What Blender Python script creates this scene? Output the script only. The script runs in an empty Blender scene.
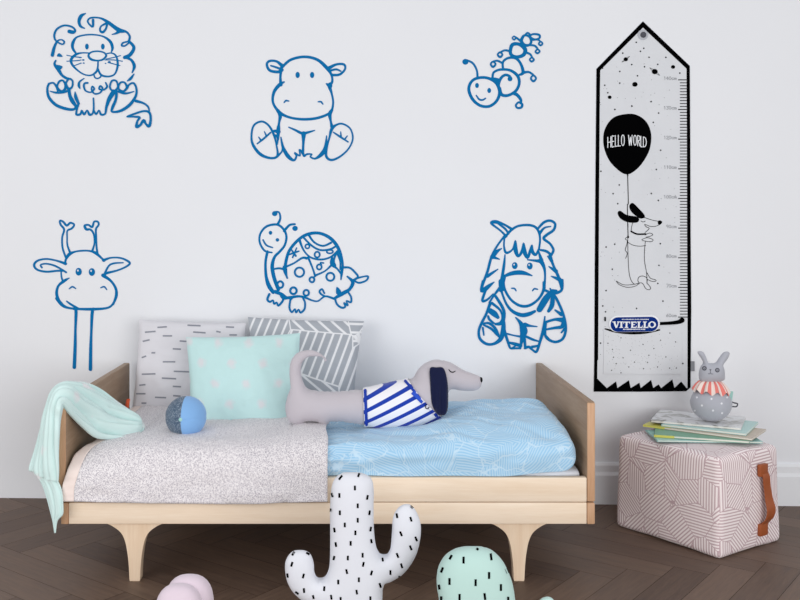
import bpy, bmesh, math, random
import numpy as np
from mathutils import Vector, Matrix
from mathutils.bvhtree import BVHTree
from mathutils.geometry import delaunay_2d_cdt
random.seed(7)
C = bpy.context.scene.collection
FOC, CX, CY, H = 951.0, 355.0, 225.0, 0.97
CAM = Vector((0, 0, H))
R = math.radians

def P(px, py, Y):                      # photo pixel at a known distance -> world point
    return Vector(((px-CX)/FOC*Y, Y, H-(py-CY)/FOC*Y))
def srgb(h):
    h = h.lstrip('#'); c = [int(h[i:i+2], 16)/255 for i in (0, 2, 4)]
    return tuple((x/12.92 if x <= .04045 else ((x+.055)/1.055)**2.4) for x in c) + (1,)

# ------------------------------------------------------------------ materials
class NT:
    def __init__(s, name, rough=.8, spec=.3, sheen=0):
        s.m = bpy.data.materials.new(name); s.m.use_nodes = True
        s.t = s.m.node_tree; s.b = s.t.nodes['Principled BSDF']
        s.b.inputs['Roughness'].default_value = rough
        s.b.inputs['Specular IOR Level'].default_value = spec
        if sheen: s.b.inputs['Sheen Weight'].default_value = sheen
    def n(s, typ, **kw):
        nd = s.t.nodes.new(typ)
        for k, v in kw.items(): setattr(nd, k, v)
        return nd
    def put(s, sock, v):
        if isinstance(v, bpy.types.NodeSocket): s.t.links.new(v, sock)
        else: sock.default_value = v
    def math(s, op, a, b=None, c=None):
        nd = s.n('ShaderNodeMath', operation=op)
        for i, v in enumerate((a, b, c)):
            if v is not None: s.put(nd.inputs[i], v)
        return nd.outputs[0]
    def mix(s, f, a, b):
        nd = s.n('ShaderNodeMix', data_type='RGBA')
        s.put(nd.inputs['Factor'], f); s.put(nd.inputs['A'], a); s.put(nd.inputs['B'], b)
        return nd.outputs['Result']
    def coord(s, kind='UV'): return s.n('ShaderNodeTexCoord').outputs[kind]
    def mapping(s, v, scale=(1,1,1), rot=(0,0,0), loc=(0,0,0)):
        nd = s.n('ShaderNodeMapping'); s.put(nd.inputs['Vector'], v)
        nd.inputs['Scale'].default_value = scale; nd.inputs['Rotation'].default_value = rot; nd.inputs['Location'].default_value = loc
        return nd.outputs[0]
    def noise(s, v, scale, detail=3, dist=0, rough=.5):
        nd = s.n('ShaderNodeTexNoise'); s.put(nd.inputs['Vector'], v)
        nd.inputs['Scale'].default_value = scale; nd.inputs['Detail'].default_value = detail
        nd.inputs['Distortion'].default_value = dist; nd.inputs['Roughness'].default_value = rough
        return nd.outputs['Fac']
    def vor(s, v, scale, feature='F1', metric='EUCLIDEAN', rnd=1):
        nd = s.n('ShaderNodeTexVoronoi', feature=feature)
        if feature != 'DISTANCE_TO_EDGE': nd.distance = metric
        s.put(nd.inputs['Vector'], v); nd.inputs['Scale'].default_value = scale; nd.inputs['Randomness'].default_value = rnd
        return nd
    def ramp(s, f, a, b):
        nd = s.n('ShaderNodeMapRange'); s.put(nd.inputs['Value'], f)
        nd.inputs['From Min'].default_value = a; nd.inputs['From Max'].default_value = b
        return nd.outputs[0]
    def sep(s, v):
        nd = s.n('ShaderNodeSeparateXYZ'); s.put(nd.inputs[0], v); return nd.outputs
    def base(s, v): s.put(s.b.inputs['Base Color'], v); return s
    def bump(s, h, strength=.3, dist=.002):
        nd = s.n('ShaderNodeBump'); s.put(nd.inputs['Height'], h)
        nd.inputs['Strength'].default_value = strength; nd.inputs['Distance'].default_value = dist
        s.t.links.new(nd.outputs[0], s.b.inputs['Normal']); return s

def plain(name, hexc, rough=.8, var=.06, scale=30, sheen=0, spec=.3, bump=0, bscale=900):
    t = NT(name, rough, spec, sheen); o = t.coord('Object')
    c = srgb(hexc); d = tuple(x*(1-var*2) for x in c[:3])+(1,)
    t.base(t.mix(t.noise(o, scale), d, c))
    if bump: t.bump(t.noise(o, bscale, 2), bump, .001)
    return t.m
def wood(name, ca, cb, axis=0, scale=9, rough=.5):
    t = NT(name, rough, .35); o = t.coord('Object')
    sc = [14, 14, 14]; sc[axis] = .9
    v = t.mapping(o, tuple(sc))
    g = t.noise(v, scale*.35, 5, .6); g2 = t.noise(v, scale*2.2, 3)
    f = t.math('ADD', t.math('MULTIPLY', g, .75), t.math('MULTIPLY', g2, .35))
    t.base(t.mix(t.ramp(f, .3, .8), srgb(ca), srgb(cb))); t.bump(g2, .08, .0006)
    return t.m
def patches(name, ca, cb, cell, freq, duty, edge, metric='EUCLIDEAN', soft=.12, angles=4, rot=0, rough=.9, rnd=1, bump=.25, extra=None):
    """printed cloth: cells filled with parallel lines, each cell with its own direction (UV in metres)"""
    t = NT(name, rough, .15, .2); uv = t.mapping(t.coord('UV'), rot=(0,0,rot))
    v = t.vor(uv, cell, 'F1', 'EUCLIDEAN', rnd)
    col = t.sep(v.outputs['Color'])
    a = t.math('MULTIPLY', t.math('FLOOR', t.math('MULTIPLY', col[0], angles-.001)), math.pi/angles)
    x, y, z = t.sep(uv)
    pr = t.math('ADD', t.math('MULTIPLY', x, t.math('COSINE', a)), t.math('MULTIPLY', y, t.math('SINE', a)))
    fr = t.math('FRACT', t.math('MULTIPLY', pr, freq))
    tri = t.math('ABSOLUTE', t.math('SUBTRACT', fr, .5))
    ln = t.ramp(tri, duty*.5+soft*.5, duty*.5-soft*.5)
    ev = t.vor(uv, cell, 'DISTANCE_TO_EDGE', rnd=rnd)
    ed = t.ramp(ev.outputs['Distance'], edge*1.6, edge*.6)
    f = t.math('MAXIMUM', ln, ed)
    t.base(t.mix(f, srgb(ca), srgb(cb)))
    t.bump(t.noise(t.coord('Object'), 700, 2), bump, .001)
    return t.m

M = {}
def build_materials():
    t = NT('wall_paint', .85, .2); o = t.coord('Object')
    t.base(t.mix(t.noise(o, 2.5, 4), srgb('#E7E9EE'), srgb('#EBEDF1'))).bump(t.noise(o, 180, 3), .05, .001); M['wall'] = t.m
    M['trim'] = plain('trim_paint', '#E9EBEF', .5, .02)
    t = NT('floor_oak', .42, .4)
    at = t.n('ShaderNodeAttribute', attribute_name='tone').outputs['Fac']
    uv = t.coord('UV'); v = t.mapping(uv, (3, 40, 1))
    g = t.noise(v, 2.2, 6, .8); g2 = t.noise(v, 9, 4)
    f = t.math('ADD', t.math('MULTIPLY', at, .30), t.math('ADD', t.math('MULTIPLY', g, .75), t.math('MULTIPLY', g2, .3)))
    t.base(t.mix(t.ramp(f, .3, 1.05), srgb('#45342B'), srgb('#7C6657')))
    t.put(t.b.inputs['Roughness'], t.math('ADD', .42, t.math('MULTIPLY', g, .25)))
    t.bump(g2, .12, .0008); M['floor'] = t.m
    M['gap'] = plain('floor_gap', '#2E231D', .9)
    M['maple'] = wood('pale_maple', '#E6CFB5', '#F3E2CE', 0, 9)
    M['maple_v'] = wood('pale_maple_upright', '#DFC3A6', '#EDD8BF', 2, 9)
    M['board'] = wood('board_face', '#8E735B', '#AB927A', 1, 9)
    M['edge'] = wood('board_edge', '#B98E6C', '#D0A988', 2, 12)
    M['vinyl'] = plain('blue_vinyl', '#1370AC', .7, .02, spec=0)
    M['mattress'] = plain('white_sheet', '#E8ECF5', .9, .03, bump=.1)
    # quilt print: dense speckle of purple-grey on off-white
    t = NT('quilt_print', .95, .1, .2); uv = t.coord('UV')
    n1 = t.noise(uv, 430, 1, 1.5); wv = t.vor(uv, 400)
    f = t.math('MULTIPLY', t.ramp(n1, .42, .54), t.ramp(wv.outputs['Distance'], .75, .35))
    x, y, z = t.sep(uv)
    t.base(t.mix(f, srgb('#ECE8EA'), srgb('#9A94A0'))).bump(t.noise(uv, 90, 3), .25, .002); M['quilt'] = t.m
    M['quilt_edge'] = plain('quilt_binding', '#F3E3DD', .95, .05, 12, .2, .1, .15)
    t = NT('duvet_print', .9, .15, .25); uv = t.coord('UV')
    w = t.noise(uv, 5, 2); v = t.vor(uv, 9)
    col = t.sep(v.outputs['Color']); a = t.math('MULTIPLY', col[0], 3.1)
    x, y, z = t.sep(uv)
    pr = t.math('ADD', t.math('MULTIPLY', x, t.math('COSINE', a)), t.math('MULTIPLY', y, t.math('SINE', a)))
    pr = t.math('ADD', pr, t.math('MULTIPLY', w, .06))
    tri = t.math('ABSOLUTE', t.math('SUBTRACT', t.math('FRACT', t.math('MULTIPLY', pr, 150)), .5))
    ln = t.math('MULTIPLY', t.ramp(tri, .34, .1), .42)
    wob = t.n('ShaderNodeVectorMath', operation='ADD'); t.put(wob.inputs[0], uv)
    nz = t.n('ShaderNodeTexNoise'); t.put(nz.inputs['Vector'], uv); nz.inputs['Scale'].default_value = 30
    sc = t.n('ShaderNodeVectorMath', operation='SCALE'); t.put(sc.inputs[0], nz.outputs['Color']); sc.inputs['Scale'].default_value = .03
    t.put(wob.inputs[1], sc.outputs[0])
    ev = t.vor(wob.outputs[0], 11, 'DISTANCE_TO_EDGE')
    ed = t.math('MULTIPLY', t.ramp(ev.outputs['Distance'], .022, .008), .55)
    f = t.math('MAXIMUM', ln, ed)
    t.base(t.mix(f, srgb('#9BC7E6'), srgb('#DCECF6'))).bump(t.noise(uv, 60, 3), .15, .002); M['duvet'] = t.m
    M['dash_cloth'] = plain('off_white_cotton', '#D9D8DE', .95, .03, 20, .2, .1, .2)
    M['dash_ink'] = plain('slate_ink', '#8C8F99', .95, .02)
    M['geo'] = patches('geometric_grey_print', '#A6ABB3', '#E6E7EA', 6.0, 37, .27, .010, soft=.08, angles=5, rot=1.0)
    # mint cotton with rows of faint pink blots
    t = NT('mint_blot_cotton', .95, .1, .2); uv = t.coord('UV'); x, y, z = t.sep(uv)
    gx = t.math('DIVIDE', x, .098); gy = t.math('DIVIDE', y, .060)
    off = t.math('MULTIPLY', t.math('MODULO', t.math('FLOOR', t.math('ADD', gy, 50)), 2), .5)
    fx = t.math('SUBTRACT', t.math('FRACT', t.math('ADD', t.math('ADD', gx, 50), off)), .5); fy = t.math('SUBTRACT', t.math('FRACT', t.math('ADD', gy, 50)), .5)
    d = t.math('SQRT', t.math('ADD', t.math('MULTIPLY', fx, fx), t.math('MULTIPLY', t.math('MULTIPLY', fy, fy), .4)))
    d = t.math('ADD', d, t.math('MULTIPLY', t.noise(uv, 60, 2), .22))
    t.base(t.mix(t.math('MULTIPLY', t.ramp(d, .30, .17), .6), srgb('#BFDFDF'), srgb('#DDD0D6'))).bump(t.noise(uv, 500, 2), .2, .001); M['mint'] = t.m
    t = NT('mint_blanket_cotton', .95, .1, .25); o = t.coord('Object')
    f = t.ramp(t.noise(o, 16, 1), .60, .68)
    t.base(t.mix(t.math('MULTIPLY', f, .7), srgb('#D0E8E6'), srgb('#E9E0E4'))).bump(t.noise(o, 500, 2), .2, .001); M['blanket'] = t.m
    M['ball_blue'] = plain('sky_blue_jersey', '#84B2E4', .9, .03, 20, .2, .1, .2)
    t = NT('dark_speckled_jersey', .9, .1, .2); o = t.coord('Object'); v = t.vor(o, 420)
    t.base(t.mix(t.ramp(v.outputs['Distance'], .38, .22), srgb('#45586E'), srgb('#BFCBD6'))); M['ball_dark'] = t.m
    M['dog'] = plain('greige_jersey', '#C1BBC2', .95, .03, 20, .3, .1, .25)
    t = NT('striped_jersey', .9, .1, .2); uv = t.coord('UV'); x, y, z = t.sep(uv)
    an = R(28); pr = t.math('ADD', t.math('MULTIPLY', x, -math.sin(an)), t.math('MULTIPLY', y, math.cos(an)))
    tri = t.math('ABSOLUTE', t.math('SUBTRACT', t.math('FRACT', t.math('ADD', t.math('MULTIPLY', pr, 1/.0305), .3)), .5))
    t.base(t.mix(t.ramp(tri, .19, .17), srgb('#ECEBF1'), srgb('#1B3CA6'))); M['stripe'] = t.m
    M['royal'] = plain('royal_blue_trim', '#1B3CA6', .85)
    M['label_blue'] = plain('bright_blue_label', '#2450C8', .7)
    M['navy'] = plain('navy_cloth', '#141A3C', .95, .04, 30, .3, .1, .2)
    M['black'] = plain('black_ink', '#050506', .9, .02, spec=0)
    M['black_thread'] = plain('black_thread', '#17171A', .9, spec=0)
    M['cactus'] = plain('white_cotton', '#D9DBE3', .95, .02, 20, .2, .1, .2)
    M['mint_plain'] = plain('pale_mint_cotton', '#B4D2CC', .95, .03, 20, .2, .1, .2)
    M['lilac'] = plain('lilac_jersey', '#DCCCD8', .95, .03, 20, .3, .1, .2)
    M['pouf'] = patches('pink_line_print', '#F4EAEA', '#C0A5AB', 12, 112, .40, .009, soft=.2, angles=4, rot=0)
    M['pouf_pipe'] = plain('pink_piping', '#CDB7BA', .95)
    M['leather'] = plain('tan_leather', '#A5562C', .5, .12, 40, spec=.4, bump=.2, bscale=300)
    t = NT('canvas', .9, .1); o = t.coord('Object')
    t.base(t.mix(t.noise(o, 9, 5), srgb('#D3D6DB'), srgb('#DFE1E6'))).bump(t.noise(o, 12, 3), .25, .006); M['canvas'] = t.m
    M['grey_print'] = plain('grey_print', '#8E9197', .9)
    M['badge_white'] = plain('badge_white', '#ECEFF4', .5, .01)
    M['badge_blue'] = plain('badge_blue', '#12317F', .6, .03, spec=0)
    M['steel'] = plain('eyelet_metal', '#B9BCC4', .3, .05)
    M['bunny'] = plain('grey_jersey', '#B3B5BF', .95, .04, 30, .3, .1, .3)
    M['bunny_spot'] = plain('white_dot', '#E9EAF0', .95)
    M['coral'] = plain('coral_cotton', '#E9837C', .9); M['cream'] = plain('cream_cotton', '#F3E4DD', .9)
    M['eye_grey'] = plain('dark_grey_felt', '#55565F', .9); M['orange'] = plain('orange_label', '#EE6A45', .8)
    M['tag_mint'] = plain('mint_label', '#A5D3CB', .8)
    M['paper'] = plain('page_paper', '#ECE9E2', .9)
    for k, c in dict(cov_white='#E8E9EC', cov_mint='#BFE3DF', cov_tan='#CDBFAE', cov_green='#7FB59B', cov_teal='#A9DAD6', cov_yellow='#D9D36A').items():
        M[k] = plain(k.replace('cov', 'cover'), c, .35, .06, 12)
    t = NT('cover_foliage_photo', .35, .4); o = t.coord('Object')
    f = t.ramp(t.noise(o, 26, 6, .8), .5, .68)
    t.base(t.mix(f, srgb('#E9EAEC'), srgb('#96958E'))); M['cov_photo'] = t.m
build_materials()

# ------------------------------------------------------------------ mesh builder
class MB:
    def __init__(s): s.v = []; s.f = []; s.mi = []
    def add(s, vs, fs, mi=0):
        o = len(s.v); s.v += [Vector(v) for v in vs]
        for f in fs: s.f.append([i+o for i in f]); s.mi.append(mi)
        return s
    def from_bm(s, bm, mi=0):
        bm.verts.ensure_lookup_table(); bm.verts.index_update()
        s.add([v.co.copy() for v in bm.verts], [[v.index for v in f.verts] for f in bm.faces], mi); bm.free(); return s
    def build(s, name, mats, parent=None, loc=None, smooth=True, uv='box', merge=0):
        """verts are in world space; with a parent they are moved into the (unrotated) parent's frame"""
        off = Vector(loc) if loc is not None else Vector((0,0,0))
        if parent is not None and loc is None: off = tfm.get(parent.name, Vector((0,0,0)))
        me = bpy.data.meshes.new(name)
        me.from_pydata([tuple(v-off) for v in s.v], [], s.f)
        if not isinstance(mats, (list, tuple)): mats = [mats]
        for m in mats: me.materials.append(m)
        me.polygons.foreach_set('material_index', s.mi)
        me.polygons.foreach_set('use_smooth', [bool(smooth)]*len(s.f))
        me.update()
        if merge:
            bm = bmesh.new(); bm.from_mesh(me); bmesh.ops.remove_doubles(bm, verts=bm.verts, dist=merge)
            bmesh.ops.recalc_face_normals(bm, faces=bm.faces); bm.to_mesh(me); bm.free()
        if smooth == 'auto':
            me.set_sharp_from_angle(angle=R(35))
        ul = me.uv_layers.new(name='UVMap')
        for p in me.polygons:
            n = p.normal; ax = max(range(3), key=lambda i: abs(n[i])) if uv == 'box' else 1
            for li in p.loop_indices:
                c = me.vertices[me.loops[li].vertex_index].co
                ul.data[li].uv = ((c.y, c.z) if ax == 0 else (c.x, c.z) if ax == 1 else (c.x, c.y))
        o = bpy.data.objects.new(name, me); C.objects.link(o)
        if parent is not None: o.parent = parent
        elif loc is not None: o.location = loc
        return o
tfm = {}
def tag(o, label, cat, group=None):
    o['label'] = label; o['category'] = cat
    if group: o['group'] = group
    return o
def thing(name, label, cat, loc, group=None, rotz=0, local=False):
    o = bpy.data.objects.new(name, None); C.objects.link(o); o.location = loc; o.rotation_euler = (0,0,rotz)
    o.empty_display_size = .05
    tfm[o.name] = Vector((0,0,0)) if local else Vector(loc)
    return tag(o, label, cat, group)
def sub(o, parent):                    # register a mesh part as the parent of sub-parts (shares its parent's frame)
    tfm[o.name] = tfm[parent.name]; return o
def struct(o): o['kind'] = 'structure'; return o

def bx(mb, x0, x1, y0, y1, z0, z1, bev=.003, seg=2, mi=0):
    bm = bmesh.new(); bmesh.ops.create_cube(bm, size=1)
    for v in bm.verts: v.co = Vector(((x0+x1)/2+v.co.x*(x1-x0), (y0+y1)/2+v.co.y*(y1-y0), (z0+z1)/2+v.co.z*(z1-z0)))
    if bev: bmesh.ops.bevel(bm, geom=bm.edges[:], offset=bev, segments=seg, profile=.5, affect='EDGES')
    return mb.from_bm(bm, mi)
def cat(pts, closed=False, n=6):       # Catmull-Rom through tuples of any length
    pts = [np.array(p, float) for p in pts]; k = len(pts)
    if k < 3 and not closed:
        return [pts[0]+(pts[-1]-pts[0])*i/n for i in range(n+1)]
    out = []
    rng = range(k) if closed else range(k-1)
    for i in rng:
        g = lambda j: pts[j % k] if closed else pts[min(max(j, 0), k-1)]
        a, b, c, d = g(i-1), g(i), g(i+1), g(i+2)
        for q in range(n):
            t = q/n
            out.append(.5*((2*b)+(-a+c)*t+(2*a-5*b+4*c-d)*t*t+(-a+3*b-3*c+d)*t**3))
    if not closed: out.append(pts[-1])
    return out
def tube(mb, pts, rad, seg=10, mi=0, flat=1, caps=True):
    pts = [Vector(p) for p in pts]; n = len(pts); vs = []
    up = Vector((0,0,1)); 
    for i, p in enumerate(pts):
        t = (pts[min(i+1, n-1)]-pts[max(i-1, 0)]).normalized()
        a = t.cross(up); a = t.cross(Vector((0,1,0))) if a.length < .2 else a
        a.normalize(); b = t.cross(a)
        r = rad[i] if isinstance(rad, (list, tuple)) else rad
        for k in range(seg):
            th = 2*math.pi*k/seg; vs.append(p+a*math.cos(th)*r+b*math.sin(th)*r*flat)
    fs = [[i*seg+k, i*seg+(k+1) % seg, (i+1)*seg+(k+1) % seg, (i+1)*seg+k] for i in range(n-1) for k in range(seg)]
    if caps: fs += [list(range(seg))[::-1], [(n-1)*seg+k for k in range(seg)]]
    return mb.add(vs, fs, mi)
def rbox(sx, sy, sz, r, n=16, shape=None):     # rounded box, half sizes, centred; returns verts, faces
    bm = bmesh.new(); bmesh.ops.create_cube(bm, size=2)
    bmesh.ops.subdivide_edges(bm, edges=bm.edges[:], cuts=n, use_grid_fill=True)
    h = Vector((sx, sy, sz))
    for v in bm.verts:
        p = Vector()
        for i in range(3):                     # concentrate vertices near the rounded rims
            c = v.co[i]; p[i] = math.copysign(abs(c)**.75, c)*h[i] if abs(c) < .999 else c*h[i]
        q = Vector([max(-(h[i]-r), min(h[i]-r, p[i])) for i in range(3)]); d = p-q
        if d.length > 1e-9: p = q+d.normalized()*r
        v.co = p
    return bm
def sphere(mb, c, rx, ry, rz, mi=0, seg=32, rings=20, fn=None):
    vs, fs = [], []
    for j in range(rings+1):
        th = math.pi*j/rings
        for k in range(seg):
            ph = 2*math.pi*k/seg; d = Vector((math.sin(th)*math.cos(ph), math.sin(th)*math.sin(ph), math.cos(th)))
            if fn: d = fn(d)
            vs.append(Vector(c)+Vector((d.x*rx, d.y*ry, d.z*rz)))
    for j in range(rings):
        for k in range(seg):
            fs.append([j*seg+k, (j+1)*seg+k, (j+1)*seg+(k+1) % seg, j*seg+(k+1) % seg])
    return mb.add(vs, fs, mi)

# ------------------------------------------------------------------ stuffed shapes
def inside(poly, X, Y):
    px, py = poly[:, 0], poly[:, 1]; r = np.zeros(X.shape, bool); n = len(poly)
    j = n-1
    for i in range(n):
        c = ((py[i] > Y) != (py[j] > Y)) & (X < (px[j]-px[i])*(Y-py[i])/((py[j]-py[i]) or 1e-12)+px[i])
        r ^= c; j = i
    return r
class Field:                           # u solves lap(u) = -1 inside: sqrt(2u) is a round stuffed cross-section
    def __init__(s, poly, n=110, iters=3500):
        s.lo = poly.min(0); hi = poly.max(0); s.h = max(hi-s.lo)/n; s.lo = s.lo-2*s.h
        nx, ny = (int(k) for k in np.ceil((hi-s.lo)/s.h)+3)
        X, Y = np.meshgrid(s.lo[0]+np.arange(nx)*s.h, s.lo[1]+np.arange(ny)*s.h, indexing='ij')
        m = inside(poly, X, Y); u = np.zeros(X.shape); c = s.h**2
        for _ in range(iters):
            u[1:-1, 1:-1] = np.where(m[1:-1, 1:-1], (u[2:, 1:-1]+u[:-2, 1:-1]+u[1:-1, 2:]+u[1:-1, :-2]+c)*.25, 0)
        s.u = u
    def __call__(s, x, y):
        fx, fy = (x-s.lo[0])/s.h, (y-s.lo[1])/s.h; i, j = int(fx), int(fy)
        if i < 0 or j < 0 or i >= s.u.shape[0]-1 or j >= s.u.shape[1]-1: return 0
        a, b = fx-i, fy-j; u = s.u
        v = u[i, j]*(1-a)*(1-b)+u[i+1, j]*a*(1-b)+u[i, j+1]*(1-a)*b+u[i+1, j+1]*a*b
        return math.sqrt(max(0, 2*v))
def plush(mb, pix, Y0, k=1.0, spacing=2.2, fieldpix=None, tmax=None, mi=0, n=6, smooth_outline=True, dy=None, tmin=0):
    """stuffed toy from an outline standing in the plane y=Y0; thickness follows the local width"""
    s = Y0/FOC
    o = np.array(cat(pix, True, n)) if smooth_outline else np.array(pix, float)
    fo = np.array(cat(fieldpix, True, n)) if fieldpix is not None else o
    if fieldpix is not None:               # garment cut: its free outline is drawn onto the body outline
        fd = np.array(cat(fieldpix, True, 14)); q = []
        for i in range(len(o)):
            a, b = o[i], o[(i+1) % len(o)]; m = max(1, int(np.linalg.norm(b-a)/1.2))
            q += [a+(b-a)*k_/m for k_ in range(m)]
        q = np.array(q); ins = inside(fo, q[:, 0], q[:, 1]); q2 = []
        for p, i_ in zip(q, ins):
            if not i_: p = fd[np.argmin(np.linalg.norm(fd-p, axis=1))]
            if not q2 or np.linalg.norm(q2[-1]-p) > .5: q2.append(p)
        o = np.array(q2)
    F = Field(fo)
    d = np.roll(o, -1, 0)-np.roll(o, 1, 0); d /= np.maximum(np.linalg.norm(d, axis=1)[:, None], 1e-9)
    area = np.sum(o[:, 0]*np.roll(o[:, 1], -1)-np.roll(o[:, 0], -1)*o[:, 1])
    nrm = np.stack([-d[:, 1], d[:, 0]], 1)*(1 if area > 0 else -1)
    pts = [tuple(p) for p in o]
    def dist(q): return np.min(np.linalg.norm(o-q, axis=1))
    for ring in (.22, .75):
        step = o+nrm*ring*spacing*.8
        for q in step[::1]:
            if dist(q) > ring*spacing*.8*.8: pts.append(tuple(q))
    lo, hi = o.min(0), o.max(0); row = 0; y = lo[1]; grid = []
    while y < hi[1]:
        x = lo[0]+(spacing/2 if row % 2 else 0)
        while x < hi[0]: grid.append((x, y)); x += spacing
        y += spacing*.866; row += 1
    g = np.array(grid); g = g[inside(o, g[:, 0], g[:, 1])]
    pts += [tuple(q) for q in g if dist(q) > spacing*.95]
    nb = len(o)
    vs, _, fs, ov, _, _ = delaunay_2d_cdt([Vector(p) for p in pts], [], [list(range(nb))], 1, 1e-5)
    bset = {i for i, l in enumerate(ov) if any(q < nb for q in l)}
    front, back = [], []
    for i, v in enumerate(vs):
        t = F(v.x, v.y)*k*s
        if i in bset and (fieldpix is None or np.min(np.linalg.norm(fd-np.array((v.x, v.y)), axis=1)) < .9): t = 0
        elif fieldpix is not None: t = max(t, .004)
        if tmax: t = tmax*math.tanh(t/tmax)
        if tmin: t += tmin*min(1, t/.004)
        yy = Y0+(dy(v.x, v.y) if dy else 0)
        w = Vector(((v.x-CX)*s, 0, H-(v.y-CY)*s))
        front.append(Vector((w.x, yy-t, w.z))); back.append(Vector((w.x, yy+t, w.z)))
    N = len(vs); F2 = []
    for f in fs:
        if fieldpix is not None and all(back[q].y-front[q].y < 1e-6 for q in f): continue
        F2.append(list(f)); F2.append([q+N for q in reversed(f)])
    mb.add(front+back, F2, mi)
    return mb
def bvh_of(mb): return BVHTree.FromPolygons([tuple(v) for v in mb.v], mb.f)
def onto(bvh, lift=.0006):             # the sewn or printed mark sits on the surface seen at that pixel
    def f(px, py, q=0):
        d = Vector(((px-CX)/FOC, 1, -(py-CY)/FOC)).normalized()
        h = bvh.ray_cast(CAM, d)
        if h[0] is None: return None
        n = h[1] if h[1].dot(d) < 0 else -h[1]
        return h[0]+n*(lift+q)
    return f
WN = Vector((-.03, -1, 0)).normalized()
def wallY(px): return 3.343/(1+.03*(px-CX)/FOC)
def on_wall(lift):
    def f(px, py, q=0): return P(px, py, wallY(px))+WN*(lift+q)
    return f
def ribbon(mb, proj, pts, w=1.0, closed=False, mi=0, n=5, q0=0, ramp=.0002, round_=True):
    """pts: (x, y[, width]) in photo pixels"""
    pp = [(p[0], p[1], (p[2] if len(p) > 2 else w)) for p in pts]
    c = cat(pp, closed, n)
    m = len(c); vs = []; fs = []
    for i, p in enumerate(c):
        a = c[(i-1) % m] if closed else c[max(i-1, 0)]; b = c[(i+1) % m] if closed else c[min(i+1, m-1)]
        t = b[:2]-a[:2]; l = math.hypot(*t) or 1; nx, ny = -t[1]/l, t[0]/l; hw = max(p[2], .15)/2
        zz = q0+ramp*i/m
        A = proj(p[0]+nx*hw, p[1]+ny*hw, zz); B = proj(p[0]-nx*hw, p[1]-ny*hw, zz)
        if A is None or B is None:
            cc = proj(p[0], p[1], zz)
            if cc is None: vs += [None, None]; continue
            A = A or cc; B = B or cc
        vs += [A, B]
    keep = [v if v is not None else Vector((0,0,0)) for v in vs]
    for i in range(m if closed else m-1):
        j = (i+1) % m; q = [2*i, 2*i+1, 2*j+1, 2*j]
        if all(vs[k] is not None for k in q): fs.append(q)
    used = sorted({k for f in fs for k in f}); idx = {k: i for i, k in enumerate(used)}
    mb.add([keep[k] for k in used], [[idx[k] for k in f] for f in fs], mi)
    if not closed and round_:
        for p, sg in ((c[0], c[0][:2]-c[1][:2]), (c[-1], c[-1][:2]-c[-2][:2])):
            hw = max(p[2], .15)/2; a0 = math.atan2(sg[1], sg[0]); zz = q0+(ramp if p is c[-1] else 0)
            pts3 = [proj(p[0]+hw*math.cos(a0+t), p[1]+hw*math.sin(a0+t), zz) for t in np.linspace(-math.pi/2, math.pi/2, 7)]
            if all(x is not None for x in pts3): mb.add(pts3, [list(range(7))], mi)
def fill(mb, proj, pts, mi=0, smooth=True, q0=0, step=None, n=4):
    o = [tuple(p[:2]) for p in (cat(pts, True, n) if smooth else pts)]
    nb = len(o); P2 = [Vector(p) for p in o]
    if step:
        a = np.array(o); lo, hi = a.min(0), a.max(0)
        X, Y = np.meshgrid(np.arange(lo[0], hi[0], step), np.arange(lo[1], hi[1], step)); g = np.stack([X.ravel(), Y.ravel()], 1)
        g = g[inside(a, g[:, 0], g[:, 1])]
        P2 += [Vector(q) for q in g if np.min(np.linalg.norm(a-q, axis=1)) > step*.4]
    vs, _, fs, *_ = delaunay_2d_cdt(P2, [], [list(range(nb))], 1, 1e-5)
    w = [proj(v.x, v.y, q0) for v in vs]
    fs = [f for f in fs if all(w[k] is not None for k in f)]
    w = [x if x is not None else Vector((0,0,0)) for x in w]
    used = sorted({k for f in fs for k in f}); idx = {k: i for i, k in enumerate(used)}
    mb.add([w[k] for k in used], [[idx[k] for k in f] for f in fs], mi)
def ell(cx, cy, rx, ry, n=12): return [(cx+rx*math.cos(2*math.pi*i/n), cy+ry*math.sin(2*math.pi*i/n)) for i in range(n)]
def fr(frame, s):                      # 'x,y,w x,y ...' in a magnified view of the photo -> photo pixels
    ox, oy, k = frame; out = []
    for t in s.split():
        a = [float(q) for q in t.split(',')]
        out.append((ox+a[0]/k, oy+a[1]/k) + ((a[2]/k,) if len(a) > 2 else ()))
    return out
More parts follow.
